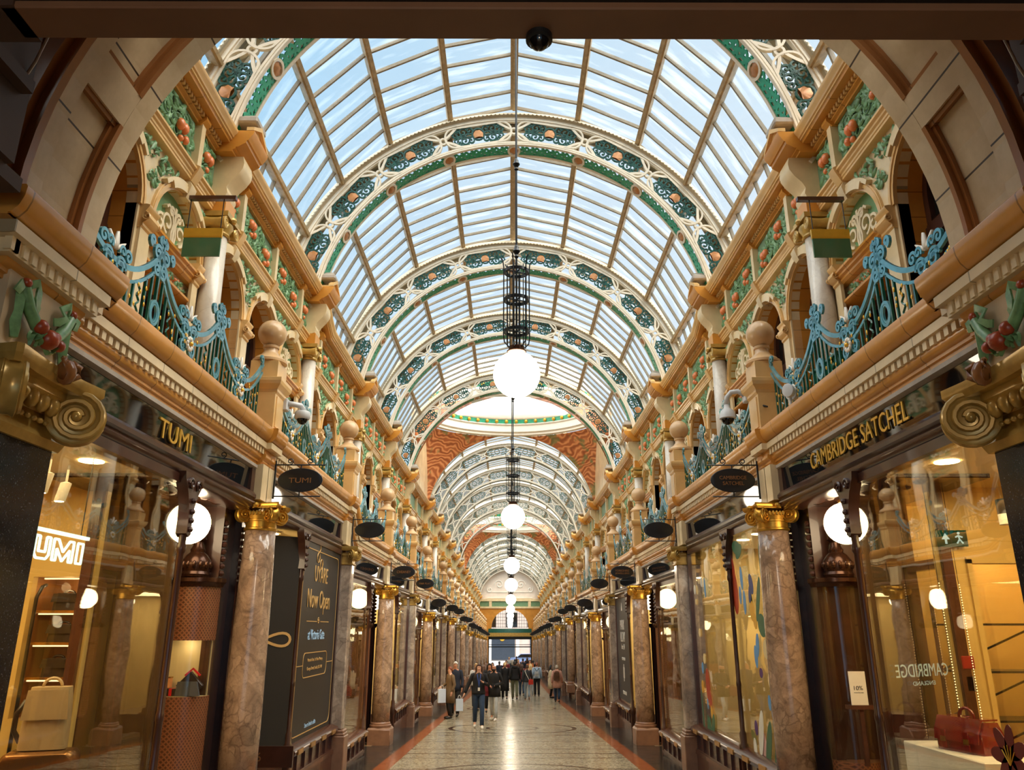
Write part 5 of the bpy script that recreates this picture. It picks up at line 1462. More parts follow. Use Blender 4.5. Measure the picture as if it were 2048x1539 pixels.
MB().tube([(-.01, 0, 0), (-.07, .04, .06), (-.15, .08, .06), (-.20, .11, 0), (-.21, .12, -.10)], .032, 10).obj('arm', M['cctv'], t, True)
m = MB(); m.lathe(-.21, .12, [(.035, -.10), (.04, -.14), (.08, -.18), (.10, -.25), (.105, -.28), (.09, -.29)], 22); m.obj('housing', M['cctv'], t, 40)
m = MB(); m.sphere((-.21, .12, -.28), .085, 16); m.obj('dome', M['dark_glass'], t, True)
MB().tube([(.02, -.08, .04), (.03, -.22, -.10), (.04, -.34, -.22), (.10, -.5, -.30)], .012, 6).obj('cable', M['black'], t, True)
for k_, (y, z, lab) in enumerate(((7.35, 4.20, 'green box standing on the balcony above the two-word fascia'), (12.4, 4.14, 'green box on the balcony after the first ball pedestal'), (17.2, 3.75, 'green box on the balcony after the second ball pedestal'))):
    t = thing('balcony_box', lab, 'box', (3.22, y, z))
    m = MB(); m.bbox(-.13, .13, -.32, .32, -.13, .12, .03); m.obj('body', simple('green_plastic_box%d' % k_, srgb(16, 92, 66), .3, 0, .06, 4), t, 40)
    m = MB(); m.bbox(-.14, .14, -.33, .33, .10, .14, .01); m.obj('rim', M['green_bar'], t)
t = thing('spotlight', 'grey round spotlight pair clamped on the balcony edge above the two-word fascia', 'spotlight', (2.98, 8.06, 4.07))
for dx, dy in ((-.02, -.05), (.06, .08)):
    m = MB(); m.lathe(0, 0, [(.02, -.07), (.06, -.06), (.075, 0), (.075, .05), (.06, .055)], 18); m.v = [(dx - z * .8 - y * .3, dy - z * .6 + y * .4, .16 + x * .95 + z * .1) if False else (dx + y * .55 - z * .6, dy - y * .7 - z * .55, .16 + x) for x, y, z in m.v]; m.obj('lamp_head', M['cctv'], t, 40)
MB().tube([(0, 0, -.02), (0, 0, .1)], .02, 8, up=(1, 0, 0)).obj('bracket', M['cctv'], t)

# ================================================================ charcoal boards of the closed shop
def rrect(y0, y1, z0, z1, r, n=5):
    out = []
    for cy, cz, a0 in ((y1 - r, z1 - r, 0), (y0 + r, z1 - r, PI / 2), (y0 + r, z0 + r, PI), (y1 - r, z0 + r, 1.5 * PI)):
        out += [(cy + r * cos(a0 + PI / 2 * i / n), cz + r * sin(a0 + PI / 2 * i / n)) for i in range(n + 1)]
    return out
t = thing('shop_board', 'charcoal board with gold lettering filling the window after the first round column', 'board', (-3.09, 12.65, 1.6))
MB().box(-.008, .004, -1.25, 1.3, -1.36, 1.42).obj('panel', M['panel_black'], t)
fr = lambda a, b: (.008, a, b)
m = MB(); m.sweep([fr(a, b) for a, b in rrect(-1.14, 1.18, -1.28, 1.32, .12)], [(-.006, -.003), (.006, -.003), (.006, .003), (-.006, .003)], up=(1, 0, 0), closed=True); m.obj('gold_border', M['gold_flat'], t)
letter('UYARE', M['gold_flat'], t, (.008, -.02, .98), 'L', .86, .24, 'logo_lettering', .003)
m = MB()
for c in (-.30, -.08): m.tube([fr(a, b) for a, b in spiral(c, 1.22 - (c + .3) * .4, .09, 1.1, 0, 1, 16, .7)], .008, 5, up=(1, 0, 0))
m.tube([fr(-.28, 1.30), fr(-.2, 1.36), fr(-.22, 1.44)], .008, 5, up=(1, 0, 0)); m.obj('logo_curl', M['gold_flat'], t)
letter('Now Open', M['gold_flat'], t, (.008, -.06, .56), 'L', 1.46, .36, 'title_lettering', .003)
m = MB(); m.box(.004, .01, -.75, -.12, .265, .277); m.box(.004, .01, .12, .7, .265, .277); m.tube([fr(a - .02, b + .28) for a, b in spiral(0, 0, .06, 1.5, 0, 1, 16)], .006, 5, up=(1, 0, 0)); m.obj('rule', M['gold_flat'], t)
letter('at Victoria Gate', M['pale_blue'], t, (.008, -.08, .08), 'L', 1.05, .15, 'place_lettering', .003)
m = MB(); m.sweep([fr(a, b) for a, b in rrect(-.78, .72, -.52, -.18, .10)], [(-.006, -.003), (.006, -.003), (.006, .003), (-.006, .003)], up=(1, 0, 0), closed=True); m.box(.004, .01, -1.14, -.78, -.355, -.345); m.box(.004, .01, .72, 1.18, -.355, -.345); m.obj('address_frame', M['gold_flat'], t)
letter('Victoria Gate, 1st Floor Harrop', M['gold_flat'], t, (.008, -.04, -.29), 'L', .95, .06, 'address_lettering', .002)
letter('George Street, Leeds, LS2 7AU', M['gold_flat'], t, (.008, -.04, -.41), 'L', .95, .06, 'address_lettering', .002)
letter('Scan to book a table', M['pale_blue'], t, (.008, -.08, -1.19), 'L', .66, .06, 'small_lettering', .002)
t = thing('shop_board', 'charcoal door board with a gold ribbon loop behind the first round column', 'board', (-3.68, 10.93, 1.4))
dx, dy = (4.25 - 3.10), (10.55 - 11.30); an = atan2(dy, -dx) ; L_ = math.hypot(dx, dy)
t.rotation_euler = (0, 0, atan2(11.30 - 10.55, 4.25 - 3.10))
MB().box(-L_ / 2, L_ / 2, -.05, -.03, -1.2, 1.62).obj('panel', M['panel_black'], t)
m = MB(); lp = []
for i in range(33):
    a = 2 * PI * i / 32; lp.append((.25 + .38 * sin(a), -.054, .22 + .085 * sin(2 * a)))
m.ribbon(lp, .035, .004, (0, 1, 0)); m.ribbon([(.29, -.054, .25), (.25, -.054, .1), (.24, -.054, -.1), (.23, -.054, -1.1)], .014, .004, (0, 1, 0)); m.obj('gold_loop', M['gold_flat'], t)
t = thing('number_plate', 'dark riser board numbered in gold at the foot of the door board', 'sign', (-3.25, 10.42, .26))
MB().box(-.42, .5, -.01, .02, -.12, .12).obj('panel', M['wood'], t); letter('No 6', M['sign_gold'], t, (-.02, -.014, .0), 'F', .26, .10, 'number_lettering', .003)
t = thing('shop_board', 'charcoal board with white lettering in the window after the second round column', 'board', (3.09, 22.55, 1.1))
MB().box(-.004, .008, -1.3, 1.25, -1.2, 1.5).obj('panel', simple('slate_board', srgb(52, 54, 60), .4, 0, .05, 2), t)
for b, z, w, h in (('PARK', .78, .8, .26), ('ALL DAY', .46, .9, .26), ('for £4', .20, .6, .14), ('MON-SUN', -.12, .6, .08), ('VICTORIA GATE', -1.0, .7, .09)): letter(b, M['white'], t, (-.008, .1, z), 'R', w, h, 'lettering', .002)
MB().box(-.012, -.006, -.02, .22, -.62, -.34).box(-.012, -.006, .06, .14, -.7, -.26).obj('logo', M['white'], t)
MB().prism([(0, 1.16), (.2, 1.16), (.1, 1.38)], .004, lambda a, b, h: (-.012 + h, a, b)).obj('logo_mark', M['white'], t)

# ================================================================ first shop on the west side: bags
def bag(name, label, loc, w, d, h, mat, group=None, rz=0, strap=True, flap=True, trim=None):
    t = thing(name, label, 'bag', loc, group, rz)
    m = MB(); rings = []
    for k in range(9):
        a = k / 8; kk = 1.0 - .16 * a ** 2.5; z = h * a
        rings.append([(w / 2 * kk * sgn(cos(q)) * abs(cos(q)) ** .45, d / 2 * kk * sgn(sin(q)) * abs(sin(q)) ** .45, z) for q in [2 * PI * i / 24 for i in range(24)]])
    m.loft(rings); m.obj('body', mat, t, 50)
    if flap: MB().loft([[(x * .98, -d / 2 - .008 - o, z) for x, z in ((-w / 2, z0), (w / 2, z0), (w / 2 * k2, z1), (-w / 2 * k2, z1))] for z0, z1, k2, o in ((h * .48, h * .96, .88, 0), (h * .48, h * .96, .86, .012))]).obj('flap', trim or mat, t, 40)
    if strap: MB().tube([(w * .2 * cos(PI * i / 10), 0, h + h * .14 * sin(PI * i / 10)) for i in range(11)], .012, 6, up=(0, 1, 0)).obj('handle', trim or mat, t, True)
    return t
def sgn(x): return -1 if x < 0 else 1
M['leather_beige'] = simple('beige_leather', srgb(188, 162, 122), .4, 0, .08, 6)
M['leather_dark'] = simple('dark_leather', srgb(44, 34, 28), .35, 0, .15, 6)
M['leather_red'] = simple('oxblood_leather', srgb(118, 22, 20), .15, 0, .12, 6, .5, .6)
M['case_bronze'] = simple('bronze_case_shell', srgb(150, 106, 62), .25, .7, .1, 3)
def case(label, loc, w, d, h, mat, rz=0):
    t = thing('suitcase', label, 'suitcase', loc, None, rz)
    m = MB(); rr = rrect(-w / 2, w / 2, 0, h, .06, 4); m.loft([[(a * k, o, .5 * h + (b - .5 * h) * k) for a, b in rr] for o, k in ((-d / 2, .94), (-d / 2 + .03, 1), (d / 2 - .03, 1), (d / 2, .94))]); m.obj('shell', mat, t, 50)
    m = MB()
    for i in range(5): x = -w * .36 + w * .18 * i; m.box(x - .006, x + .006, -d / 2 - .006, -d / 2 + .01, h * .08, h * .92)
    m.obj('shell_rib', mat, t)
    MB().tube([(-.07, 0, h), (-.07, 0, h + .04), (.07, 0, h + .04), (.07, 0, h)], .012, 6, up=(0, 1, 0)).obj('handle', M['black'], t)
    return t
case('bronze hard suitcase standing under the beige backpack', (-3.80, 6.72, .10), .52, .3, .74, M['case_bronze'], .3)
b = bag('backpack', 'beige leather backpack standing on the bronze suitcase in the window', (-3.80, 6.72, .85), .34, .2, .46, M['leather_beige'], None, .3)
MB().tube([(-.17, .0, .36), (-.22, -.02, .26), (-.22, -.02, .14), (-.17, 0, .05)], .02, 8, up=(0, 1, 0)).obj('shoulder_strap', M['leather_dark'], b, True)
bag('backpack', 'small black backpack in front of the bronze suitcase', (-3.46, 6.32, .10), .34, .2, .42, M['leather_dark'], None, .3)
case('dark suitcase at the granite pier end of the window', (-3.75, 5.55, .10), .44, .26, .98, M['leather_dark'], .5)
case('brown suitcase behind the dark one in the window', (-4.15, 5.95, -.28), .46, .26, 1.1, M['case_bronze'], .4)
# lit niche in a partition
TR += 1
w = struct('wall_partition', (0, 7.86, 0))
m = MB(); x0, x1, zb, zt = -4.80, -4.30, .95, 2.25
m.box(-6.2, x0, 0, .08, -.4, 3.14); m.box(x1, -4.2, 0, .08, -.4, 3.14); m.box(x0, x1, 0, .08, -.4, zb); m.box(x0, x1, 0, .08, zt, 3.14); m.obj('plaster', M['shop_wall'], w)
m = MB(); m.box(x0, x1, .40, .44, zb, zt); m.box(x0 - .02, x0, .08, .42, zb, zt); m.box(x1, x1 + .02, .08, .42, zb, zt); m.box(x0, x1, .08, .42, zt, zt + .02); m.box(x0, x1, .08, .42, zb - .02, zb); m.obj('niche_lining', simple('niche_oak', srgb(150, 100, 52), .45, 0, .12, 3), w)
m = MB()
for z in (1.30, 1.62, 1.92): m.box(x0, x1, .1, .40, z - .012, z + .012)
m.obj('shelf', M['brass'], w)
m = MB()
for z in (1.28, 1.60, 1.90, zt - .01): m.box(x0 + .04, x1 - .04, .12, .14, z - .008, z + .004)
m.obj('light_strip', M['strip'], w)
MB().tube([(x0 + .10, -.06, .2), (x0 + .10, -.06, 2.05), (x0 + .14, -.06, 2.15), (x0 + .14, 0, 2.17)], .018, 8, up=(0, 1, 0)).obj('rail', M['iron'], w, True)
for z, lab in ((1.312, 'dark handbag on the lowest lit shelf of the niche'), (1.632, 'dark handbag on the middle lit shelf of the niche'), (1.932, 'small dark bag on the top lit shelf of the niche')):
    bag('handbag', lab, (-4.55, 8.10, z), .26, .14, .17, M['leather_dark'])
# illuminated name hung behind the glass
t = thing('led_sign', 'white illuminated shop name hanging behind the glass near the granite pier', 'sign', (-3.6, 5.9, 2.35))
m = MB(); m.box(-.012, .012, -.62, .62, .105, .132); m.obj('top_bar', M['led_white'], t)
def st(pts):
    m = MB()
    for (a, b), (c, d) in zip(pts, pts[1:]): m.tube([(0, a, b), (0, c, d)], .011, 5, up=(1, 0, 0))
    return m
st([(-.28, .07), (-.28, -.09)]).obj('letter', M['led_white'], t); st([(-.20, .07), (-.20, -.09)]).obj('letter', M['led_white'], t)
st([(-.10, .07), (-.10, -.06), (-.07, -.09), (.06, -.09), (.09, -.06), (.09, .07), (.04, .07), (.04, -.04), (-.05, -.04), (-.05, .07), (-.10, .07)]).obj('letter', M['led_white'], t)
st([(.14, -.09), (.14, .07), (.20, .07), (.28, -.02), (.36, .07), (.42, .07), (.42, -.09), (.37, -.09), (.37, .0), (.28, -.09), (.19, .0), (.19, -.09), (.14, -.09)]).obj('letter', M['led_white'], t)
st([(.48, -.09), (.48, .07), (.56, .07), (.56, -.09), (.48, -.09)]).obj('letter', M['led_white'], t)
for y in (-.5, .5): MB().tube([(0, y, .13), (0, y, .78)], .004, 5, up=(1, 0, 0)).obj('wire', M['iron'], t)
for q, (x, y) in enumerate(((-3.75, 5.0), (-3.85, 5.45), (-3.9, 6.3), (-4.0, 6.75))):
    t = thing('track_spot', 'grey cylinder spotlight under the shop ceiling, %s from the granite pier' % ORD[q], 'spotlight', (x, y, 2.98), 'cylinder spotlights')
    m = MB(); m.lathe(0, 0, [(.045, -.16), (.045, .0), (.02, .01)], 14); m.v = [(a + c * .2, b_, c) for a, b_, c in m.v]; m.obj('can', M['lead'], t, 40)
    MB().tube([(0, 0, 0), (0, 0, .16)], .01, 6, up=(1, 0, 0)).obj('stem', M['lead'], t)
    m = MB(); m.lathe(-.034, 0, [(.001, -.162), (.036, -.162), (.036, -.158)], 12); m.obj('lens', M['downlight'], t)
# gift in the woven niche
def box_thing(name, label, loc, dims, mat, cat, rz=0, extra=None, ry=0):
    t = thing(name, label, cat, loc, None, rz); w_, d_, h_ = dims
    o = MB().bbox(-w_ / 2, w_ / 2, -d_ / 2, d_ / 2, 0, h_, .004).obj('body', mat, t); o.rotation_euler = (0, ry, 0)
    return t
NX, NY, NZ = -3.56, 8.74, 1.087
t = box_thing('gift_box', 'dark gift box on its corner with a red ribbon in the lit niche', (NX + .02, NY, NZ + .03), (.20, .05, .20), M['leather_dark'], 'box', 0, None, PI / 4)
MB().ribbon([(.02, -.03, .17), (.10, -.035, .24), (.18, -.03, .17)], .02, .012, (0, 1, 0)).obj('ribbon', simple('red_ribbon', srgb(190, 20, 24), .35), t)
MB().prism([(-.06, -.03), (.2, -.03), (.16, .11), (-.04, .11)], .03, lambda a, b, h: (a, -.06 + h, b)).obj('stand', simple('grey_card', srgb(70, 72, 74), .4), t)
t = box_thing('jar_candle', 'amber candle jar on a flat red-trimmed box in the lit niche', (NX - .16, NY + .01, NZ + .075), (.09, .07, .11), simple('amber_wax', srgb(226, 150, 90), .4), 'candle'); MB().box(-.047, .047, -.037, .037, .10, .112).obj('lid', M['brass'], t)
t = box_thing('gift_box', 'flat dark box with a red band under the amber candle jar', (NX - .14, NY + .01, NZ), (.18, .09, .07), M['leather_dark'], 'box'); MB().box(.03, .06, -.048, .048, -.002, .072).obj('ribbon', simple('red_band', srgb(190, 20, 24), .35), t)
add_light('niche_lamp', 'POINT', (NX, NY + .02, 1.58), .9, (1, .82, .5), .02)
add_light('wall_niche_lamp', 'POINT', (-4.55, 8.05, 2.15), 2.5, (1, .7, .35), .05)

# ================================================================ first shop on the east side: satchels
t = thing('display_plinth', 'white cube plinth under the red satchel in the window', 'plinth', (3.78, 6.95, .10), None, 0)
MB().bbox(-.32, .32, -.62, .62, 0, .70, .008).obj('body', M['white'], t)
t = thing('satchel', 'glossy oxblood leather satchel standing on the white plinth', 'bag', (3.70, 6.90, .80), None, .25)
m = MB(); m.loft([[(x * k, y, z) for x, z in ((-.12, 0), (.12, 0), (.12, .14), (.07, .24), (-.07, .24), (-.12, .14))] for y, k in ((-.24, .92), (-.22, 1), (.22, 1), (.24, .92))]); m.obj('body', M['leather_red'], t, 30)
m = MB(); m.loft([[(x, y, z) for x, z in ((-.135, .08), (-.125, .15), (-.075, .25), (.075, .25), (.08, .262), (-.085, .262), (-.137, .155), (-.147, .08))] for y in (-.23, .23)]); m.obj('flap', M['leather_red'], t, 30)
for y in (-.12, .12):
    MB().box(-.155, -.14, y - .02, y + .02, .02, .16).obj('strap', M['leather_red'], t); MB().box(-.162, -.152, y - .026, y + .026, .07, .11).obj('buckle', M['brass'], t)
MB().tube([(0, .08 * cos(PI * i / 8), .26 + .07 * sin(PI * i / 8)) for i in range(9)], .012, 6, up=(1, 0, 0)).obj('handle', M['leather_red'], t, True)
t = thing('satchel', 'small oxblood satchel behind the big one on the white plinth', 'bag', (3.92, 7.3, .80), None, .2)
MB().bbox(-.08, .08, -.14, .14, 0, .22, .02).obj('body', M['leather_red'], t, 30); MB().tube([(0, .07 * cos(PI * i / 8), .22 + .08 * sin(PI * i / 8)) for i in range(9)], .01, 6, up=(1, 0, 0)).obj('handle', M['leather_red'], t, True)
t = thing('shelf_unit', 'dark metal shelf unit with glass shelves inside the satchel shop', 'shelf', (4.95, 8.5, -.25))
t.rotation_euler = (0, 0, -PI / 2)
for _ in (0,):
    pass
m = MB()
for y in (-.55, .55):
    for x in (0, .42): m.box(x - .015, x + .015, y - .015, y + .015, 0, 2.3)
m.obj('frame', M['iron'], t)
for z in (.7, 1.15, 1.6, 2.05): MB().box(0, .42, -.55, .55, z - .01, z + .01).obj('shelf', M['iron'], t)
for z0, z1 in ((.7, 1.15), (1.15, 1.6), (1.6, 2.05)): MB().tube([(0, -.55, z0), (0, .55, z1)], .012, 5, up=(1, 0, 0)).obj('brace', M['iron'], t)
for q, (y, z, lab) in enumerate(((-.3, .7, 'black handbag on the lowest metal shelf, front end'), (.15, .7, 'black handbag on the lowest metal shelf, back end'), (-.2, 1.15, 'black handbag on the second metal shelf'), (-.1, 1.6, 'black handbag on the third metal shelf'), (.3, 1.6, 'black boot-shaped bag on the third metal shelf'), (.1, 2.05, 'black handbag on the top metal shelf'))):
    bag('handbag', lab, (5.0 + (y + .55) * .8 - .05, 8.28, -.24 + z), .2, .24, .2, M['leather_dark'], None, 0)
TR += 1
w = struct('wall_partition', (0, 7.86, 0)); m = MB(); m.box(4.2, 4.47, 0, .08, -.4, 3.14); m.box(4.47, 4.52, -.03, .11, -.4, 2.42); m.box(4.47, 6.2, -.03, .11, 2.38, 2.44); m.box(4.47, 6.2, 0, .08, 2.4, 3.14); m.obj('plaster', M['shop_wall'], w)
t = thing('exit_sign', 'green emergency exit sign with a white arrow and running figure', 'sign', (4.34, 7.80, 2.62)); m = MB().box(-.15, .15, -.012, .012, -.08, .08); m.obj('panel', M['exit'], t)
MB().prism([(-.11, -.01), (-.08, -.01), (-.08, -.055), (-.06, -.055), (-.06, -.01), (-.03, -.01), (-.07, .05)], .006, lambda a, b, h: (a, -.02 + h, b)).obj('arrow', M['exit_w'], t)
m = MB(); 
for p in ([(.06, .03), (.07, -.01), (.10, -.05)], [(.07, -.01), (.04, -.05)], [(.03, .01), (.06, .025), (.10, .01)]): m.tube([(a, -.016, b) for a, b in p], .008, 5, up=(0, 1, 0))
m.sphere((.065, -.016, .05), .014, 8); m.obj('running_figure', M['exit_w'], t)
t = thing('alarm_box', 'red fire alarm point with a grey switch below on the shop partition', 'alarm', (4.30, 7.83, 1.45)); MB().bbox(-.06, .06, -.03, .02, -.06, .06, .008).obj('box', simple('alarm_red', srgb(150, 34, 24), .4), t); MB().bbox(-.045, .045, -.02, .02, -.26, -.12, .006).obj('switch', M['lead'], t)
for q, (x, y) in enumerate(((3.7, 4.9), (3.85, 5.5), (4.2, 6.2), (4.3, 6.8))):
    t = thing('pendant_spot', 'black and white cylinder pendant in the satchel shop, %s from the granite pier' % ORD[q], 'lamp', (x, y, 2.72), 'cylinder pendants')
    m = MB(); m.lathe(0, 0, [(.075, 0), (.075, .13), (.01, .135)], 18); m.obj('upper_shade', M['black'], t, 40); m = MB(); m.lathe(0, 0, [(.073, -.09), (.075, 0)], 18); m.obj('lower_shade', M['white'], t, 40); MB().tube([(0, 0, .13), (0, 0, .42)], .005, 5, up=(1, 0, 0)).obj('cord', M['black'], t)
    m = MB(); m.lathe(0, 0, [(.001, -.085), (.06, -.085), (.06, -.08)], 14); m.obj('bulb', M['downlight'], t)
for q, x in enumerate((3.95, 4.28)):
    t = thing('light_string', 'thin string of tiny warm lights in the satchel shop, %s' % ('nearer the glass' if q == 0 else 'deeper inside'), 'lights', (x, 7.45 + .25 * q, .75))
    m = MB()
    for i in range(60): m.sphere((0, 0, i * .024), .0055, 5)
    m.obj('bulbs_line', M['strip'], t); MB().tube([(0, .01, 0), (0, .01, 2.35)], .003, 4, up=(1, 0, 0)).obj('cord', M['black'], t)
t = thing('notice_stand', 'white ten percent notice on a thin wooden stand in the glass case', 'notice', (3.49, 8.46, 1.0)); MB().box(-.085, .085, -.006, .006, .02, .34).obj('card', M['white'], t); letter('10%', M['black'], t, (0, -.008, .18), 'F', .09, .04, 'lettering', .001); letter('on your first order', M['black'], t, (0, -.008, .135), 'F', .10, .012, 'lettering', .001)
MB().box(-.13, .13, -.06, .06, -.02, .02).obj('ledge', M['wood_red'], t); MB().box(-.02, .02, -.02, .02, -.55, -.02).obj('post', M['wood_red'], t)
for q, (a, lab) in enumerate(((-.07, 'small red and cream card on the shop floor, front one of two'), (.09, 'small red and cream card on the shop floor, back one of two'))):
    t = thing('price_card', lab, 'card', (3.42 + a, 7.5 - a, .10)); MB().box(-.06, .06, -.004, .004, 0, .14).obj('card', M['scroll'], t); MB().box(-.045, .045, -.008, -.004, .02, .12).obj('red_print', M['leather_red'], t)
# mirror-written vinyl on the return pane
t = thing('vinyl_lettering', 'pale blue mirror-written name on the return pane of the satchel shop', 'lettering', (3.66, 7.43, 1.35), None, 0)
letter('CAMBRIDGE', M['pale_blue'], t, (0, 0, .05), 'B', .85, .11, 'name_lettering', .001); letter('ENGLAND', M['pale_blue'], t, (0, 0, -.06), 'B', .36, .035, 'place_lettering', .001); t.rotation_euler = (0, 0, atan2(.75, 1.15))
# burgundy flower sticker at the pier end of the window
def flower(m, y, z, r, n, u, w=.42, th=.004, ph=0):
    for i in range(n):
        a = 2 * PI * i / n + ph
        m.prism([(y + r * .5 * cos(a) + r * (.5 * cos(a) * cos(q) - w * sin(a) * sin(q)), z + r * .5 * sin(a) + r * (.5 * sin(a) * cos(q) + w * cos(a) * sin(q))) for q in [2 * PI * k / 12 for k in range(12)]], th, lambda a_, b_, h: (u - h, a_, b_))
t = thing('flower_sticker', 'big burgundy flower sticker low on the window by the granite pier', 'sticker', (3.09, 5.36, .98)); m = MB(); flower(m, 0, 0, .2, 7, 0, .24); m.obj('petals_red', simple('burgundy_vinyl', srgb(96, 10, 14), .4), t); m = MB()
for i in range(5): a = PI * (.25 + .125 * i); m.tube([(-.008, 0, -.05), (-.008, .09 * cos(a), -.05 + .12 * sin(a))], .004, 4, up=(1, 0, 0))
m.obj('stamens', M['gold_leaf'], t)
# flower decals on the second window
def blob(m, y, z, ry, rz, ang=0, u=0.0, n=16, tip=0.0):
    ca, sa = cos(ang), sin(ang); P = []
    for i in range(n):
        q = 2 * PI * i / n; a = ry * cos(q); b = rz * sin(q) * (1 - tip * cos(q)); P.append((y + a * ca - b * sa, z + a * sa + b * ca))
    m.prism(P, .003, lambda a, b, h: (u - h, a, b))
DC = {n: simple('vinyl_' + n, srgb(*c), .45) for n, c in dict(red=(176, 66, 38), blue=(96, 156, 206), navy=(40, 62, 120), cream=(230, 206, 150), yellow=(226, 168, 52), green=(54, 104, 74), olive=(120, 116, 50), purple=(82, 44, 110), white=(226, 222, 206), pink=(206, 160, 150)).items()}
t = thing('window_decal', 'tall bouquet of red, blue and cream flower stickers behind the first round column', 'sticker', (3.092, 10.4, 1.4))
D = [('red', [(11.27, 2.5, .24, .10, 1.5), (11.2, 2.25, .30, .10, 1.5), (11.36, 2.72, .2, .09, 1.5)]), ('green', [(10.95, 2.84, .2, .07, .2), (10.85, 2.78, .16, .06, -.4), (10.17, 2.12, .30, .05, 2.0), (10.11, 1.80, .16, .10, .6), (9.85, 1.95, .5, .05, 1.6), (9.80, .46, .34, .09, 1.3), (10.27, .38, .34, .07, 2.0), (10.0, .3, .3, .05, 1.9), (9.62, .9, .4, .05, 1.7), (9.9, 2.35, .45, .045, 1.5)]),
     ('blue', [(10.84, 2.42, .16, .045, 1.5), (10.78, 2.1, .16, .045, 1.6), (10.95, 2.2, .12, .04, 1.6), (10.38, 1.56, .15, .05, 1.8), (10.48, 1.42, .14, .05, 1.5), (10.1, .9, .09, .04, 1.5), (10.0, .78, .09, .04, 1.5), (9.98, .98, .08, .03, 1.5)]), ('navy', [(10.42, 2.32, .14, .06, 1.2), (10.5, 2.2, .12, .045, 1.9)]),
     ('cream', [(10.05, 1.52, .12, .10, 1.5), (9.97, 1.16, .11, .10, 1.5), (9.74, 1.32, .10, .10, 1.5), (9.78, 2.70, .08, .06, 1.5), (9.93, 2.52, .07, .045, 1.5), (9.70, 2.42, .07, .06, 1.5)]), ('yellow', [(10.48, 1.98, .13, .07, 1.5), (10.40, 1.86, .11, .05, 1.3), (9.65, 1.0, .06, .05, 1)]),
     ('olive', [(10.50, 2.1, .14, .04, 1.5), (10.9, .42, .12, .05, .6)]), ('purple', [(10.34, 1.23, .06, .05, 1.5), (10.75, .55, .09, .05, 1.5)]), ('white', [(10.55, .5, .3, .07, 1.9), (10.85, .3, .12, .05, 1.5)]), ('pink', [(10.5, .3, .26, .10, 1.4)])]
for n_, L_ in D:
    m = MB()
    for q_, (y, z, a, b_, an) in enumerate(L_): blob(m, y - 10.4, z - 1.4, a, b_ * 1.35, an, -.004 * (list(DC).index(n_) % 3) - .0007 * q_)
    for q in pieces_of(m): q.obj('sticker_' + n_, DC[n_], t)
t = thing('window_decal', 'bouquet of small flower stickers on the pane beside the first pilaster', 'sticker', (3.092, 13.1, 1.4))
D = [('red', [(13.19, .9, .26, .09, 1.5), (13.1, .7, .14, .07, 1.4)]), ('yellow', [(13.53, .86, .10, .05, 1.5), (13.04, .52, .10, .04, 1.5)]), ('blue', [(13.44, 1.15, .09, .05, 1.5), (12.91, 2.4, .16, .04, 1.5), (13.25, .62, .08, .03, 1.5)]), ('cream', [(13.3, 1.3, .08, .06, 1.5), (13.5, 1.7, .07, .05, 1.5), (13.6, 2.2, .05, .04, 1.5)]), ('white', [(13.09, 2.5, .08, .06, 1.5), (13.6, 2.4, .08, .05, 1.5)]), ('green', [(12.99, .32, .2, .06, 2.0), (13.3, .2, .26, .05, 1.6), (13.6, .4, .4, .03, 1.5), (13.15, .25, .2, .05, 1.2)])]
for n_, L_ in D:
    m = MB()
    for q_, (y, z, a, b_, an) in enumerate(L_): blob(m, y - 13.1, z - 1.4, a, b_ * 1.35, an, -.004 * (list(DC).index(n_) % 3) - .0007 * q_)
    for q in pieces_of(m): q.obj('sticker_' + n_, DC[n_], t)

# ================================================================ goods in the next windows
t = thing('desk_lamp', 'cream metal shade lamp lit low in the window after the first pilaster', 'lamp', (-3.55, 14.75, .0))
m = MB(); m.lathe(0, 0, [(.11, .58), (.10, .60), (.04, .78), (.03, .84)], 20); m.obj('shade', M['scroll'], t, True); MB().tube([(0, 0, .84), (.0, .05, 1.0), (.0, .2, .8), (0, .2, -.2)], .012, 6, up=(1, 0, 0)).obj('arm', M['iron'], t, True); m = MB(); m.lathe(0, 0, [(.001, .585), (.09, .585), (.09, .59)], 14); m.obj('bulb', M['downlight'], t)
t = thing('picture_frame', 'gilt-framed portrait hanging inside the shop after the second round column', 'picture', (-3.9, 21.1, 1.35)); MB().box(-.03, .0, -.3, .3, -.38, .38).obj('frame', M['gold'], t); MB().box(-.005, .008, -.24, .24, -.32, .32).obj('canvas', simple('portrait_ground', srgb(96, 62, 40), .6), t); m = MB(); m.sphere((.01, 0, .05), .11, 12, .2, .8, 1.2); m.obj('face', simple('portrait_skin', srgb(206, 150, 110), .6), t, True)
t = thing('jewel_counter', 'glass-topped counter with gilt edge in the window after the first pilaster', 'counter', (3.75, 15.7, -.55)); MB().bbox(-.3, .35, -.9, .9, 0, 1.0, .01).obj('body', M['wood_red'], t); MB().bbox(-.32, .37, -.92, .92, 1.0, 1.04, .008).obj('top', M['brass'], t)
for q in range(8):
    t = thing('jewel_stand', 'small white jewellery bust on the gilt-edged counter, %s from the first pilaster' % ORD[q], 'stand', (3.6 + .15 * (q % 2), 15.0 + .2 * q, .50), 'jewellery busts on the counter')
    m = MB(); m.lathe(0, 0, [(.05, 0), (.05, .01), (.02, .03), (.06, .10), (.05, .15), (.02, .17), (.018, .2)], 12); m.obj('bust', M['white'], t, True); m = MB(); m.tube([(.05 * cos(a), .05 * sin(a) - .01, .13 - .03 * sin(a)) for a in [2 * PI * i / 10 for i in range(10)]], .006, 4, closed=True); m.obj('necklace', M['gold_leaf'], t)
add_light('back_room_fill', 'POINT', (5.35, 8.25, 2.75), 45, (1, .74, .38), .1)  # unseen fill light added so the shelves beyond the partition show
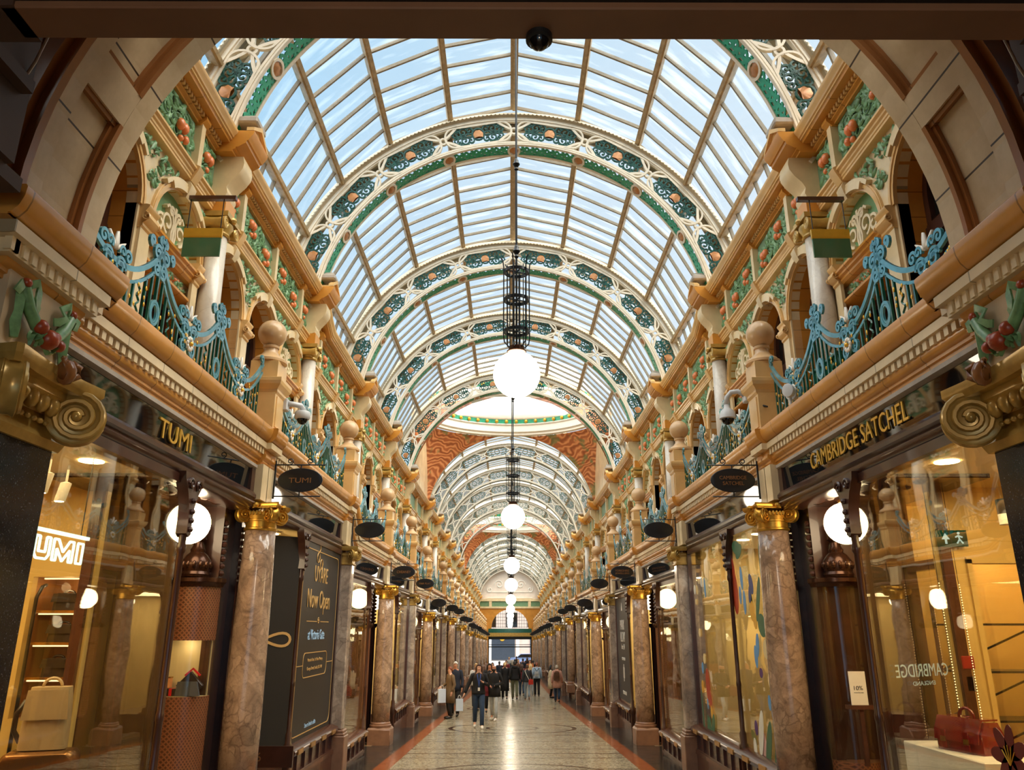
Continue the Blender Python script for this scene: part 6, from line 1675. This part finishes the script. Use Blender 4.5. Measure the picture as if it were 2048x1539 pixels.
# lamps of the first shops (warm ceiling fittings)
for i in range(6):
    y0, L, lev, _p = BAYS[i]; v = 1.6 if i % 2 == 0 else L - 1.6
    for s in (-1, 1):
        add_light('shop_lamp', 'AREA', (s * 4.5, y0 + v, lev + 3.1), (55 if s > 0 else 90) if i == 1 else 105 if i < 1 else 95, (1, .72, .34), 2.2, (0, 0, 0), 2.4)
# ================================================================ people
SKIN = [simple('skin_fair', srgb(222, 168, 140), .5, 0, .05, 8), simple('skin_tan', srgb(196, 136, 106), .5, 0, .05, 8)]
CL = {n: simple('cloth_' + n, srgb(*c), .85, 0, .12, 14) for n, c in dict(black=(26, 24, 26), navy=(30, 36, 52), jeans=(44, 62, 88), pale_jeans=(150, 166, 184), tweed=(112, 88, 60), white=(222, 218, 212), grey=(176, 180, 182), khaki=(116, 118, 92), maroon=(108, 28, 36), pink=(200, 152, 136), cream=(208, 190, 156), blue=(160, 182, 204), charcoal=(48, 50, 54), brown=(88, 58, 40), orange=(196, 110, 52)).items()}
HAIR = {n: simple('hair_' + n, srgb(*c), .6, 0, .2, 20) for n, c in dict(brown=(70, 44, 30), dark=(26, 20, 18), white=(214, 208, 200), blond=(206, 172, 120), grey=(160, 150, 136), red=(128, 66, 40), black=(18, 16, 18)).items()}
SHOE = {n: simple('shoe_' + n, srgb(*c), .5, 0, .05, 8) for n, c in dict(white=(226, 220, 212), black=(24, 22, 22), brown=(110, 70, 44)).items()}
def limb(m, pts, n=10, flat=1.0):
    """tapering tube through (x,y,z,r)"""
    P = [Vector(p[:3]) for p in pts]; rings = []
    for i, p in enumerate(pts):
        t = (P[min(i + 1, len(P) - 1)] - P[max(i - 1, 0)]).normalized()
        a = t.cross(Vector((0, 1, 0)));
        if a.length < .1: a = t.cross(Vector((1, 0, 0)))
        a.normalize(); b = t.cross(a)
        rings.append([tuple(P[i] + a * p[3] * cos(2 * PI * k / n) + b * p[3] * flat * sin(2 * PI * k / n)) for k in range(n)])
    m.loft(rings)
def lerp(a, b, t): return tuple(x + (y - x) * t for x, y in zip(a, b))
def person(label, x, y, h=1.68, face=0, top='black', hem=.86, legs='jeans', shoes='white', hair='brown', long_hair=False, skin=0, stride=.0, arms=None, bald=False, beard=False, coat_flare=1.0, hood=False, lean=0.0, group=None):
    t = thing('person', label, 'person', (x, y, floor_z(y)), group, math.radians(face)); k = h / 1.70; t.scale = (k, k, k)
    s_ = stride
    J = {}
    for e, sg_ in (('r', -1), ('l', 1)):
        f = s_ * sg_
        J['hip' + e] = (.085 * sg_, 0, .90); J['knee' + e] = (.095 * sg_, -.05 - f * .5, .50 + abs(f) * .02 + (.03 if f < 0 else 0)); J['ank' + e] = (.095 * sg_, .03 - f, .09 + (.07 if f < -.1 else 0)); J['toe' + e] = (.105 * sg_, -.12 - f, .035 + (.01 if f < -.1 else 0))
        J['sho' + e] = (.175 * sg_, .01, 1.405); J['elb' + e] = (.235 * sg_, .04 + f * .5, 1.12); J['wri' + e] = (.245 * sg_, -.06 + f * .9, .89)
    if arms: J.update(arms)
    # one continuous body grown from a skeleton
    V = []; E_ = []; R = []
    def vtx(p, r, parent=None):
        V.append(p); R.append(r if isinstance(r, tuple) else (r, r)); i = len(V) - 1
        if parent is not None: E_.append((parent, i))
        return i
    pel = vtx((0, 0, .93), (.125, .095)); wa = vtx((0, 0, 1.09), (.115, .085), pel); ch = vtx((0, .005, 1.28), (.14, .10), wa); nb = vtx((0, .01, 1.42), (.075, .065), ch)
    nk = vtx((0, .0, 1.49), .05, nb); h0 = vtx((0, -.02, 1.555), (.062, .068), nk); h1 = vtx((0, -.012, 1.615), (.074, .088), h0); h2 = vtx((0, .0, 1.665), (.062, .072), h1)
    ns = vtx((0, -.094, 1.592), .0085, h0)
    for e, sg_ in (('r', -1), ('l', 1)):
        kn = vtx(J['knee' + e], .055, vtx(lerp(J['hip' + e], J['knee' + e], .45), .07, vtx(J['hip' + e], .085, pel)))
        an = vtx(J['ank' + e], .036, vtx(lerp(J['knee' + e], J['ank' + e], .35), .05, kn)); vtx(J['toe' + e], .03, an)
        el = vtx(J['elb' + e], .037, vtx(J['sho' + e], .05, ch if False else nb)); wr = vtx(J['wri' + e], .024, vtx(lerp(J['elb' + e], J['wri' + e], .3), .036, el))
        d = (Vector(J['wri' + e]) - Vector(J['elb' + e])).normalized(); W0 = Vector(J['wri' + e]); sd = Vector((0, 1, 0)).cross(d); sd = sd.normalized() if sd.length > .1 else Vector((1, 0, 0)); up_ = d.cross(sd)
        pm = vtx(tuple(W0 + d * .06), (.034, .018), wr)
        for q, (o_, l_) in enumerate(((-.030, .060), (-.010, .072), (.010, .068), (.028, .052))):
            b_ = vtx(tuple(W0 + d * .085 + up_ * o_), .009, pm); c_ = vtx(tuple(W0 + d * (.085 + l_ * .55) + up_ * o_ + sd * .008), .008, b_); vtx(tuple(W0 + d * (.085 + l_) + up_ * o_ + sd * .022), .006, c_)
        b_ = vtx(tuple(W0 + d * .03 - up_ * .04), .009, pm); vtx(tuple(W0 + d * .075 - up_ * .055), .008, b_)
    me = bpy.data.meshes.new('body'); me.from_pydata(V, E_, []); me.update(); me.materials.append(SKIN[skin])
    o = link('body', me, t); md = o.modifiers.new('Skin', 'SKIN'); md.use_smooth_shade = True
    lay = me.skin_vertices[0].data
    for i, r in enumerate(R): lay[i].radius = r; lay[i].use_root = (i == 0)
    o.modifiers.new('Subdivision', 'SUBSURF').levels = 1; o.modifiers[-1].render_levels = 1
    # face
    m = MB()
    for e in (-1, 1): m.sphere((e * .028, -.080, 1.618), .0075, 6, 1.3, .8, .7)
    m.obj('eyes', HAIR['black'], t) ; m = MB(); m.sphere((0, -.080, 1.553), .016, 8, 1.2, .5, .3); m.obj('mouth', simple('lips', srgb(160, 80, 76), .5) if 'lips' not in M else M['lips'], t)
    # hair
    hc = HAIR[hair]
    if not bald:
        m = MB(); n = 14; rings = []
        for q in range(7):
            a = PI * .5 * q / 6; rings.append([(.082 * cos(a) * cos(2 * PI * i / n), .010 + .094 * cos(a) * sin(2 * PI * i / n), 1.618 + .100 * sin(a) - (.085 * max(0, sin(2 * PI * i / n)) * (1 - q / 6)) + (.045 * max(0, -sin(2 * PI * i / n)) ** 2 * (1 - q / 6))) for i in range(n)])
        m.loft(rings)
        if long_hair: m.loft([[(.09 * w * cos(q), .045 + dy + .045 * w * sin(q), z) for q in [2 * PI * i / 12 for i in range(12)]] for z, w, dy in ((1.64, .9, .0), (1.52, 1.0, .015), (1.42, 1.05, .03), (1.30, .8, .06))])
        if long_hair:
            for e in (-1, 1): m.loft([[(e * xx + .022 * cos(q), yy + .05 * sin(q), z) for q in [2 * PI * i / 8 for i in range(8)]] for z, xx, yy in ((1.67, .060, -.01), (1.60, .084, .0), (1.52, .088, .01), (1.42, .10, -.03), (1.32, .10, -.06))])
        m.obj('hair', hc, t, True)
    if beard: m = MB(); m.loft([[(.06 * w * cos(q), -.045 + .055 * w * sin(q), z) for q in [2 * PI * i / 12 for i in range(12)]] for z, w in ((1.565, 1.1), (1.53, 1.05), (1.49, .7), (1.47, .3))]); m.obj('beard', HAIR['dark'], t, True)
    # trousers
    m = MB()
    m.loft([[(.155 * w * cos(q), .11 * w * sin(q), z) for q in [2 * PI * i / 16 for i in range(16)]] for z, w in ((1.06, .88), (.98, 1.0), (.90, 1.04), (.84, .95))])
    for e in 'rl':
        a, b, c = J['hip' + e], J['knee' + e], J['ank' + e]
        limb(m, [(*lerp(a, (a[0], a[1], a[2] + .05), 1), .085), (*lerp(a, b, .15), .098), (*lerp(a, b, .6), .08), (*b, .07), (*lerp(b, c, .5), .064), (*lerp(b, c, 1.0), .058)], 12)
    m.obj('trousers', CL[legs], t, True)
    for e in 'rl':
        a, b = J['ank' + e], J['toe' + e]; m = MB()
        limb(m, [(a[0], a[1] + .045, b[2] + .012, .035), (a[0], a[1] + .0, b[2] + .02, .043), (*lerp(a, (b[0], b[1], b[2] + .01), .7)[:2], b[2] + .012, .045), (b[0], b[1] - .06, b[2] + .002, .03)], 10, .9); m.obj('shoe', SHOE[shoes], t, True)
    # jacket or coat with sleeves
    m = MB(); fl = coat_flare
    prof = [(1.485, .062, .062), (1.462, .075, .07), (1.43, .13, .09), (1.395, .18, .108), (1.32, .19, .125), (1.18, .172, .12), (1.06, .168, .118), (.95, .188 * fl, .136 * fl)]
    if hem < .95: prof.append((hem, .198 * fl, .146 * fl))
    if hem < .7: prof.insert(-1, ((hem + .95) / 2, .194 * fl, .142 * fl))
    m.loft([[(a * cos(q), .005 + b * sin(q), z) for q in [2 * PI * i / 20 for i in range(20)]] for z, a, b in prof])
    m.obj('jacket', CL[top], t, True)
    for e, sg_ in (('r', -1), ('l', 1)):
        m = MB(); a, b, c = J['sho' + e], J['elb' + e], J['wri' + e]
        limb(m, [(a[0] - sg_ * .06, a[1], a[2] + .01, .06), (*a, .066), (*lerp(a, b, .5), .06), (*b, .056), (*lerp(b, c, .6), .047), (*lerp(b, c, .97), .042)], 12); m.obj('sleeve', CL[top], t, True)
    if hood: m = MB(); m.loft([[(.13 * w * cos(q), .06 + .08 * w * sin(q), z) for q in [2 * PI * i / 14 for i in range(14)]] for z, w in ((1.50, .7), (1.46, 1.0), (1.40, 1.0), (1.35, .6))]); m.obj('hood', CL[top], t, True)
    return t
M['lips'] = simple('lips', srgb(160, 80, 76), .5)
w = person('woman walking up the middle in a black jacket, blue lanyard and dark jeans', -.96, 23.6, 1.70, 4, 'black', .90, 'jeans', 'white', 'brown', True, 0, .17, {'elbr': (-.30, .05, 1.14), 'wrir': (-.40, -.02, .92), 'elbl': (.27, .03, 1.13), 'wril': (.12, -.20, 1.22)})
m = MB(); m.ribbon([(-.05, -.10, 1.44), (-.02, -.138, 1.25), (0, -.14, 1.08), (.02, -.138, 1.25), (.05, -.10, 1.44)], .016, .004, (0, 1, 0)); m.obj('lanyard', simple('blue_lanyard', srgb(60, 90, 170), .6), w); MB().box(-.03, .03, -.148, -.14, .99, 1.08).obj('badge', M['white'], w)
person('bald bearded man in a black coat and pale trousers, hands at his waist', -.58, 26.6, 1.68, -14, 'black', .72, 'grey', 'white', 'dark', False, 1, .14, {'elbr': (-.27, .06, 1.14), 'wrir': (-.08, -.20, 1.06), 'elbl': (.27, .06, 1.14), 'wril': (.06, -.20, 1.06)}, True, True, 1.15)
tag(MB().box(-.035, .035, -.006, .006, -.06, .06).obj('phone', M['black'], None, False, (-.60, 26.30, floor_z(26.3) + 1.06)), 'black phone held by the bald bearded man', 'phone')
bag('shoulder_bag', 'dark red bag at the side of the bald bearded man', (-.90, 26.55, floor_z(26.55) + .74), .3, .14, .28, CL['maroon'])
person('short woman in a brown tweed coat standing by a column, facing the window', -2.06, 27.5, 1.60, -60, 'tweed', .52, 'black', 'black', 'red', False, 0, .03, {'elbr': (-.26, .0, 1.14), 'wrir': (-.24, -.22, 1.03)}, False, False, 1.12)
person('white-haired man in a navy jacket behind the woman in tweed', -1.96, 28.6, 1.76, -10, 'navy', .80, 'black', 'black', 'white', False, 1, .02)
def shopping_bag(label, x, y, z, w, d, h, rz=0):
    t = thing('shopping_bag', label, 'bag', (x, y, z), None, rz); m = MB(); m.loft([[(a * w / 2, b * d / 2 * kk, zz) for a, b in ((-1, -1), (1, -1), (1, 1), (-1, 1))] for zz, kk in ((0, 1), (h * .5, .9), (h, .8))]); m.obj('paper', simple('pale_paper_bag', srgb(206, 216, 230), .6, 0, .03, 4), t)
    for e in (-1, 1): MB().tube([(w * .22 * cos(PI * i / 8), e * d * .35, h + .12 * sin(PI * i / 8)) for i in range(9)], .004, 5, up=(0, 1, 0)).obj('handle', M['white'], t)
    return t
shopping_bag('tall pale blue shopping bag hanging from the hand of the woman in tweed', -2.32, 27.35, floor_z(27.4) + .50, .26, .10, .42, .4)
shopping_bag('white shopping bag low beside the man in the navy jacket', -1.78, 28.2, floor_z(28.2) + .20, .24, .10, .38, .2)
person('fair-haired person in white partly behind the walking woman', -1.38, 32.1, 1.70, 0, 'white', .9, 'navy', 'black', 'blond', False, 0, .12)
person('long-haired woman in black behind the bald bearded man', -.82, 30.4, 1.70, 6, 'black', .8, 'black', 'black', 'dark', True, 1, .12)
person('blond person walking away in a long black coat', -.31, 41.3, 1.74, 180, 'black', .40, 'black', 'black', 'blond', False, 0, .13, None, False, False, 1.1)
person('man walking away in a black hooded top and khaki trousers', .19, 41.2, 1.80, 180, 'black', .86, 'khaki', 'black', 'dark', False, 1, .15, None, False, False, 1.1, True)
person('person walking away in a maroon top and dark jeans', .60, 45.2, 1.66, 180, 'maroon', .9, 'jeans', 'black', 'brown', True, 0, .12)
p = person('woman walking away in a charcoal jacket, pale jeans and bag strap', .80, 40.8, 1.62, 180, 'charcoal', .88, 'pale_jeans', 'brown', 'brown', False, 0, .15)
MB().ribbon([(.12, .12, 1.42), (.02, .145, 1.2), (-.12, .135, .95)], .025, .006, (0, 1, 0)).obj('strap', M['white'], p)
bag('handbag', 'small bright red handbag carried by the woman in the charcoal jacket', (.98, 40.65, floor_z(40.7) + .72), .24, .1, .22, simple('red_handbag_leather', srgb(206, 52, 34), .4, 0, .06, 5))
person('person in a cream jacket with pale hair walking away beside the man in blue', 1.10, 45.6, 1.66, 180, 'cream', .8, 'grey', 'white', 'blond', True, 0, .1)
p = person('man walking away in a pale blue shirt with dark crossed straps', 1.42, 45.0, 1.74, 180, 'blue', .9, 'black', 'black', 'red', False, 0, .05)
MB().ribbon([(-.12, .10, 1.43), (0, .135, 1.25), (.16, .11, 1.05)], .03, .006, (0, 1, 0)).ribbon([(.12, .10, 1.43), (0, .137, 1.25), (-.10, .13, 1.1)], .03, .006, (0, 1, 0)).obj('strap', CL['charcoal'], p)
bag('shoulder_bag', 'grey bag on the back of the man in the pale blue shirt', (1.40, 44.8, floor_z(44.8) + 1.02), .24, .1, .26, CL['grey'], None, 0, False)
person('woman walking away along the shop fronts in a pink coat', 2.14, 38.4, 1.62, 172, 'pink', .66, 'jeans', 'black', 'grey', False, 0, .13, None, False, False, 1.1, True)
bag('backpack', 'small dark backpack on the woman in the pink coat', (2.12, 38.22, floor_z(38.2) + .95), .28, .14, .36, CL['brown'])
person('dark-haired woman in a long cream coat looking into a shop', 2.08, 43.0, 1.60, 95, 'cream', .48, 'black', 'black', 'dark', True, 0, .02, None, False, False, 1.1)
crowd = [(-1.15, 52, 'black', 'brown', 0), (-.75, 55, 'navy', 'dark', 180), (-.30, 58, 'maroon', 'dark', 0), (.15, 60, 'charcoal', 'grey', 180), (.55, 57, 'brown', 'blond', 0), (.95, 62, 'navy', 'dark', 180), (1.30, 55, 'orange', 'brown', 0), (1.65, 60, 'black', 'black', 180), (1.05, 68, 'maroon', 'dark', 0), (1.50, 72, 'navy', 'brown', 180), (-.1, 74, 'grey', 'blond', 0), (.6, 78, 'black', 'dark', 180)]
for q, (x, y, c, hr, fc) in enumerate(crowd):
    person('person in %s %s in the far crowd, %s from the front' % (c, 'walking towards the entrance' if fc == 0 else 'walking away', ORD[q]), x, y, 1.62 + .02 * (q % 7), fc, c, .85, ('jeans', 'black', 'navy', 'khaki')[q % 4], 'black', hr, q % 3 == 0, q % 2, .12 if q % 2 else -.12)
